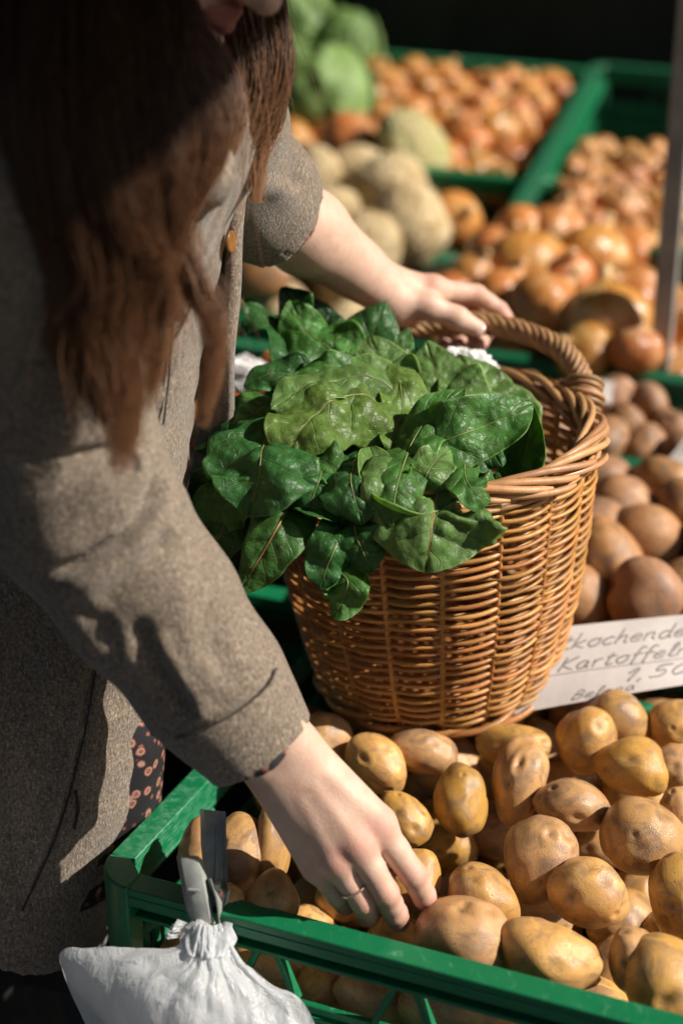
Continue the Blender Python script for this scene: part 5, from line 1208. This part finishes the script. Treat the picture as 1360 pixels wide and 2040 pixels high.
for s in (0, 1):
    for i in range(nu):
        for j in range(nv): V.append(cpt(i / (nu - 1), j / (nv - 1), -.0012 * s) - CBL)
for s in (0, 1):
    for i in range(nu - 1):
        for j in range(nv - 1):
            q = [s * nu * nv + i * nv + j, s * nu * nv + (i + 1) * nv + j, s * nu * nv + (i + 1) * nv + j + 1, s * nu * nv + i * nv + j + 1]; Fs.append(tuple(q if s == 0 else q[::-1]))
edge = [(i, 0) for i in range(nu)] + [(nu - 1, j) for j in range(1, nv)] + [(i, nv - 1) for i in range(nu - 2, -1, -1)] + [(0, j) for j in range(nv - 2, 0, -1)]
ei = [i * nv + j for i, j in edge]
for a, b in zip(ei, ei[1:] + ei[:1]): Fs.append((a, a + nu * nv, b + nu * nv, b))
obj('card', mesh('card', V, Fs, M['card'], False), pc)
def write(txt, u0, v0, h, sx, rad, slant=.22):
    parts = []; x = 0
    for ch in txt:
        st, adv = GLY[ch]
        for pl in st:
            q = [(x + a + b * slant, b) for a, b in pl]
            q = catmull(np.array([(a, b, 0) for a, b in q]), 4 * len(q)); C = np.array([cpt(u0 + a * sx, v0 + b * h, .0002) for a, b, _ in q]); Vt, Ft = tube(C, rad, 5); c0 = C.mean(0)
            dn = (Vt - np.repeat(C, 5, 0)); Vt = Vt - np.outer(dn @ cn, cn) * .8; parts.append((Vt - CBL, Ft))
        x += adv + .06
    V, Fs = join(parts); obj('lettering', mesh('lettering', V, Fs, M['ink']), pc)
write('festkochende', .035, .70, .19, .118, .0008); write('Kartoffeln', .20, .43, .18, .118, .0008); write('1,50', .47, .17, .17, .15, .0008); write('Belana', .28, .045, .11, .085, .0006)
V, Fs = tube(np.array([cpt(u, .385 + .01 * math.sin(6 * u), .0002) for u in np.linspace(.05, .97, 40)]), .0004, 5); obj('ruled_line', mesh('ruled_line', V - CBL, Fs, M['ink']), pc)
def small_card(pts, label):
    A, B, Cc, D = [P(*q) for q in pts]; n = unit(np.cross(B - A, D - A)); V = [q + n * e - A for e in (0, .0012) for q in (A, B, Cc, D)]
    obj('price_card', mesh('price_card', V, [(0, 1, 2, 3), (7, 6, 5, 4), (0, 4, 5, 1), (1, 5, 6, 2), (2, 6, 7, 3), (3, 7, 4, 0)], M['card'], False), None, A, label, 'sign', 'price cards')
small_card([(1318, 932, 1.60), (1420, 965, 1.58), (1430, 850, 1.64), (1365, 872, 1.64)], 'blank white card cut off at the right edge by the small potatoes')
small_card([(1192, 800, 1.72), (1216, 806, 1.72), (1222, 762, 1.75), (1190, 757, 1.75)], 'small pale card behind the handle binding of the basket')
# ================================================================== metal clip on the crate rim
def plate(rows, t, dn, fl=.005):
    """rows: list of (left, right) points down the plate; bowed slightly, with thickness t along dn"""
    V = []; m = 7; n = len(rows)
    for s in (0, 1):
        for L, R in rows:
            for j in range(m):
                f = j / (m - 1); V.append(L * (1 - f) + R * f + dn * (t * s + .5 * fl * abs(2 * f - 1) ** 5))
    Fs = []
    for s in (0, 1):
        for i in range(n - 1):
            for j in range(m - 1):
                a = s * n * m + i * m + j; q = (a, a + 1, a + m + 1, a + m); Fs.append(q if s else q[::-1])
    bo = [(0, j) for j in range(m)] + [(i, m - 1) for i in range(1, n)] + [(n - 1, j) for j in range(m - 2, -1, -1)] + [(i, 0) for i in range(n - 2, 0, -1)]; bi = [i * m + j for i, j in bo]
    for a, b in zip(bi, bi[1:] + bi[:1]): Fs.append((a, b, b + n * m, a + n * m))
    return np.array(V), Fs
KC = P(415, 1800, 1.08); clip = empty('metal_clip', KC, 'galvanised steel spring clip on the left end of the crate rim', 'clip')
tc = unit(CAMP - KC)
def cpart(nm, V, Fs, m='steel'):
    o = obj(nm, mesh(nm, np.asarray(V) - KC, Fs, M[m]), clip); bm = bmesh.new(); bm.from_mesh(o.data); bmesh.ops.recalc_face_normals(bm, faces=bm.faces); bm.to_mesh(o.data); bm.free(); weld_normals(o.data, 35); return o
V, Fs = plate([(P(351, 1704, 1.072), P(402, 1711, 1.070)), (P(352, 1712, 1.071), P(406, 1719, 1.069)), (P(357, 1740, 1.068), P(412, 1748, 1.066)), (P(364, 1780, 1.068), P(419, 1786, 1.066)), (P(371, 1815, 1.070), P(425, 1822, 1.068)), (P(378, 1832, 1.074), P(430, 1841, 1.072))], .0012, -tc, .014); cpart('front_lever', V, Fs)
V, Fs = plate([(P(398, 1612, 1.108), P(449, 1617, 1.108)), (P(399, 1622, 1.105), P(450, 1627, 1.105)), (P(400, 1680, 1.098), P(451, 1685, 1.098)), (P(406, 1740, 1.092), P(453, 1742, 1.092)), (P(412, 1790, 1.088), P(453, 1775, 1.088)), (P(420, 1838, 1.082), P(440, 1838, 1.082))], .0012, -tc, -.010); cpart('back_lever', V, Fs)
V, Fs = plate([(P(412, 1750, 1.068), P(413, 1752, 1.090)), (P(424, 1790, 1.067), P(440, 1770, 1.088)), (P(428, 1825, 1.069), P(452, 1770, 1.087)), (P(431, 1840, 1.072), P(445, 1800, 1.085))], .001, cR); cpart('side_flange', V, Fs)
V, Fs = tube(catmull(PP([(432, 1650, 1.101), (432, 1700, 1.096), (430, 1755, 1.091)]), 12), np.linspace(.0005, .0016, 12), 6); cpart('stiffening_ridge', V, Fs)
V, Fs = tube(PP([(398, 1774, 1.0645), (376, 1772, 1.0655)]), .0012, 6); cpart('stop_tab', V, Fs)
for (x, y, d, r, m) in ((441, 1780, 1.082, .0034, 'copper'), (420, 1763, 1.080, .0042, 'steel')):
    c = P(x, y, d); V, Fs = tube([c + tc * .004 - cR * .002, c - tc * .004 - cR * .004], r, 14); cpart('rivet', V, Fs, m)
coil = np.array([P(424, 1768, 1.082) + cR * (.0015 * i / 10) + (cU * math.cos(i * .9) - cF * math.sin(i * .9)) * .0045 for i in range(40)]); V, Fs = tube(coil, .0008, 6); cpart('spring', V, Fs)
# ================================================================== thin white plastic bag
def m_poly():
    b = NB('thin white plastic film'); v = b.coord('Object'); n = b.noise(v, 30, 4, .6, .6)
    b.set(**{'Base Color': (.74, .76, .78), 'Roughness': .3, 'Specular IOR Level': .5}); vf = b.voro(v, 24, 'F1').outputs['Distance']; vf2 = b.voro(v, 70, 'F1').outputs['Distance']; lf = b.noise(b.coord('Object', (70, 70, 12)), 1.0, 4, .65, .8)
    nr = b.bump(b.math('ADD', b.math('MULTIPLY', vf, .35), b.math('MULTIPLY', b.math('ABSOLUTE', b.math('SUBTRACT', lf, .5)), 3.0)), .28, .005)
    tr = b.n('ShaderNodeBsdfTranslucent'); tr.inputs[0].default_value = (.8, .82, .84, 1); b.l(nr, tr.inputs['Normal']); mx = b.n('ShaderNodeMixShader'); mx.inputs[0].default_value = .55
    b.l(b.b.outputs[0], mx.inputs[1]); b.l(tr.outputs[0], mx.inputs[2]); b.l(mx.outputs[0], b.out.inputs[0]); return b.m
M['film'] = m_poly()
BO = P(415, 1850, 1.075); bag = empty('plastic_bag', BO, 'thin white plastic bag gathered in the metal clip', 'bag')
def sheet(rows, off, seed, nm, nt=40, ns=62, fold=1.0):
    g = np.random.default_rng(seed); R = [catmull(np.array(r, float), ns) for r in rows]; R = np.array(R); A = np.array([catmull(R[:, j], nt) for j in range(ns)])   # ns, nt, 3 (px, py, d)
    s = np.linspace(0, 1, ns)[:, None]; t = np.linspace(0, 1, nt)[None]
    w = s + .03 * np.sin(3 * t + s * 5)
    rad = .0036 * fold * np.interp(t, [0, .15, .5, 1], [.35, 1, .8, .65])
    tri = lambda x: np.abs((x % 1) - .5) * 4 - 1
    d = rad * (.55 * tri(w * 6.3 + .2 + off * 9) * np.interp(t, [0, .4, 1], [1, .8, .4]) + .35 * tri(w * 13.7 + t * .8) * np.interp(t, [0, .3, .8, 1], [1, .6, .25, .2]) + .3 * tri(w * 3.1 - t * 1.7 + .3))
    V = np.array([[P(*A[i, j]) for j in range(nt)] for i in range(ns)]).reshape(-1, 3)
    V = V + np.outer((d * np.ones((ns, nt))).ravel() + .008 * np.abs(snoise(V, 4, 7, seed)) ** .8 + .0028 * np.abs(snoise(V, 5, 17, seed + 7)) ** .8 + .0003 * g.normal(size=len(V)) - off, tc) + np.outer(.0012 * snoise(V, 6, 45, seed + 2), cU)
    Q = np.array([(i * nt + j, (i + 1) * nt + j, (i + 1) * nt + j + 1, i * nt + j + 1) for i in range(ns - 1) for j in range(nt - 1)])
    T3 = np.vstack([np.where((np.arange(len(Q)) % 2 == 0)[:, None], Q[:, [0, 1, 2]], Q[:, [0, 1, 3]]), np.where((np.arange(len(Q)) % 2 == 0)[:, None], Q[:, [0, 2, 3]], Q[:, [1, 2, 3]])])
    o = obj(nm, mesh(nm, V - BO, T3, M['film']), bag); weld_normals(o.data, 32); return o
ROWS = [[(386, 1836, 1.070), (412, 1846, 1.062), (440, 1840, 1.07)],
        [(366, 1872, 1.070), (410, 1900, 1.052), (462, 1880, 1.068)],
        [(338, 1888, 1.072), (410, 1935, 1.048), (492, 1925, 1.064)],
        [(235, 1886, 1.075), (395, 1985, 1.042), (548, 1962, 1.060)],
        [(132, 1890, 1.080), (385, 2050, 1.040), (600, 1995, 1.058)],
        [(128, 1935, 1.080), (380, 2130, 1.040), (650, 2090, 1.058)],
        [(190, 2080, 1.080), (380, 2230, 1.045), (690, 2210, 1.06)], [(230, 2200, 1.085), (380, 2330, 1.05), (700, 2320, 1.065)]]
sheet(ROWS, 0, 1, 'front_sheet'); sheet([[(x, y + 3, d + .02) for x, y, d in r] for r in ROWS], .0, 2, 'back_sheet')
# gathered neck, folded over the rim
ns, nt = 96, 40; V = []
for i in range(nt):
    t = i / (nt - 1); px = np.interp(t, [0, .35, .7, 1], [420, 414, 412, 414]); py = np.interp(t, [0, .35, .7, 1], [1832, 1852, 1888, 1914]); hw = np.interp(t, [0, .3, .55, .85, 1], [36, 44, 50, 40, 16]); d0 = np.interp(t, [0, .4, 1], [1.086, 1.074, 1.056])
    c = P(px, py, d0); rx = hw * d0 / FPX; ry = np.interp(t, [0, .5, .9, 1], [.010, .016, .016, .006])
    for j in range(ns):
        a = 2 * math.pi * j / ns; f = 1 + .10 * math.sin(7 * a + 4 * t) + .07 * math.sin(13 * a - 6 * t) + .05 * abs(math.sin(10 * a + 9 * t)) + .04 * math.sin(23 * a + 3 * t)
        V.append(c + cR * rx * f * math.cos(a) + tc * ry * f * math.sin(a) + cU * (.004 * math.sin(3 * a + 1) * (1 - t)) - BO)
Fs = [(i * ns + j, i * ns + (j + 1) % ns, (i + 1) * ns + (j + 1) % ns, (i + 1) * ns + j) for i in range(nt - 1) for j in range(ns)] + [tuple((nt - 1) * ns + j for j in range(ns))]
o = obj('gathered_neck', mesh('gathered_neck', V, Fs, M['film']), bag); weld_normals(o.data, 40)
# torn frayed edge
V = []; nn = 40
for j in range(nn):
    f = j / (nn - 1); c = np.array([P(375 - 28 * math.sin(f * 1.4) + 8 * f, 1838 + 30 * f, 1.062)])[0]
    V += [c - BO, c + (-cR * (.006 + .004 * ((j * 7) % 5) / 5) + cU * .003 * math.sin(j * 1.7) + tc * .002 * math.sin(j)) - BO]
obj('torn_edge', mesh('torn_edge', V, [(2 * j, 2 * j + 1, 2 * j + 3, 2 * j + 2) for j in range(nn - 1)], M['film']), bag)
# coat buttons
button(P(458, 482, 1.074), unit(CAMP - LE) * .6 + cR * 1.8, .0085, cU, coat)
button(P(392, 1503, 1.018), unit(CAMP - RW) - cR * .9 - cU * .6, .010, cU, coat)
# ================================================================== unseen awning, added to shade the hair and hold back skylight
aw = empty('added_awning', (-1.0, 1.5, 2.42), 'unseen dark green awning added over the stall for its shade', 'awning')
n = 24; V = []
for i in range(n):
    for j in range(n): V.append((-2.6 + 4.84 * i / (n - 1), -2.4 + 5.0 * j / (n - 1), .25 * (j / (n - 1)) + .05 * math.sin(math.pi * i / (n - 1) * 4) ** 2 * -1))
me = mesh('shade_canopy', V, [(i * n + j, (i + 1) * n + j, (i + 1) * n + j + 1, i * n + j + 1) for i in range(n - 1) for j in range(n - 1)], M['shade_sheet']); o = obj('shade_canopy', me, aw); md = o.modifiers.new('t', 'SOLIDIFY'); md.thickness = .004
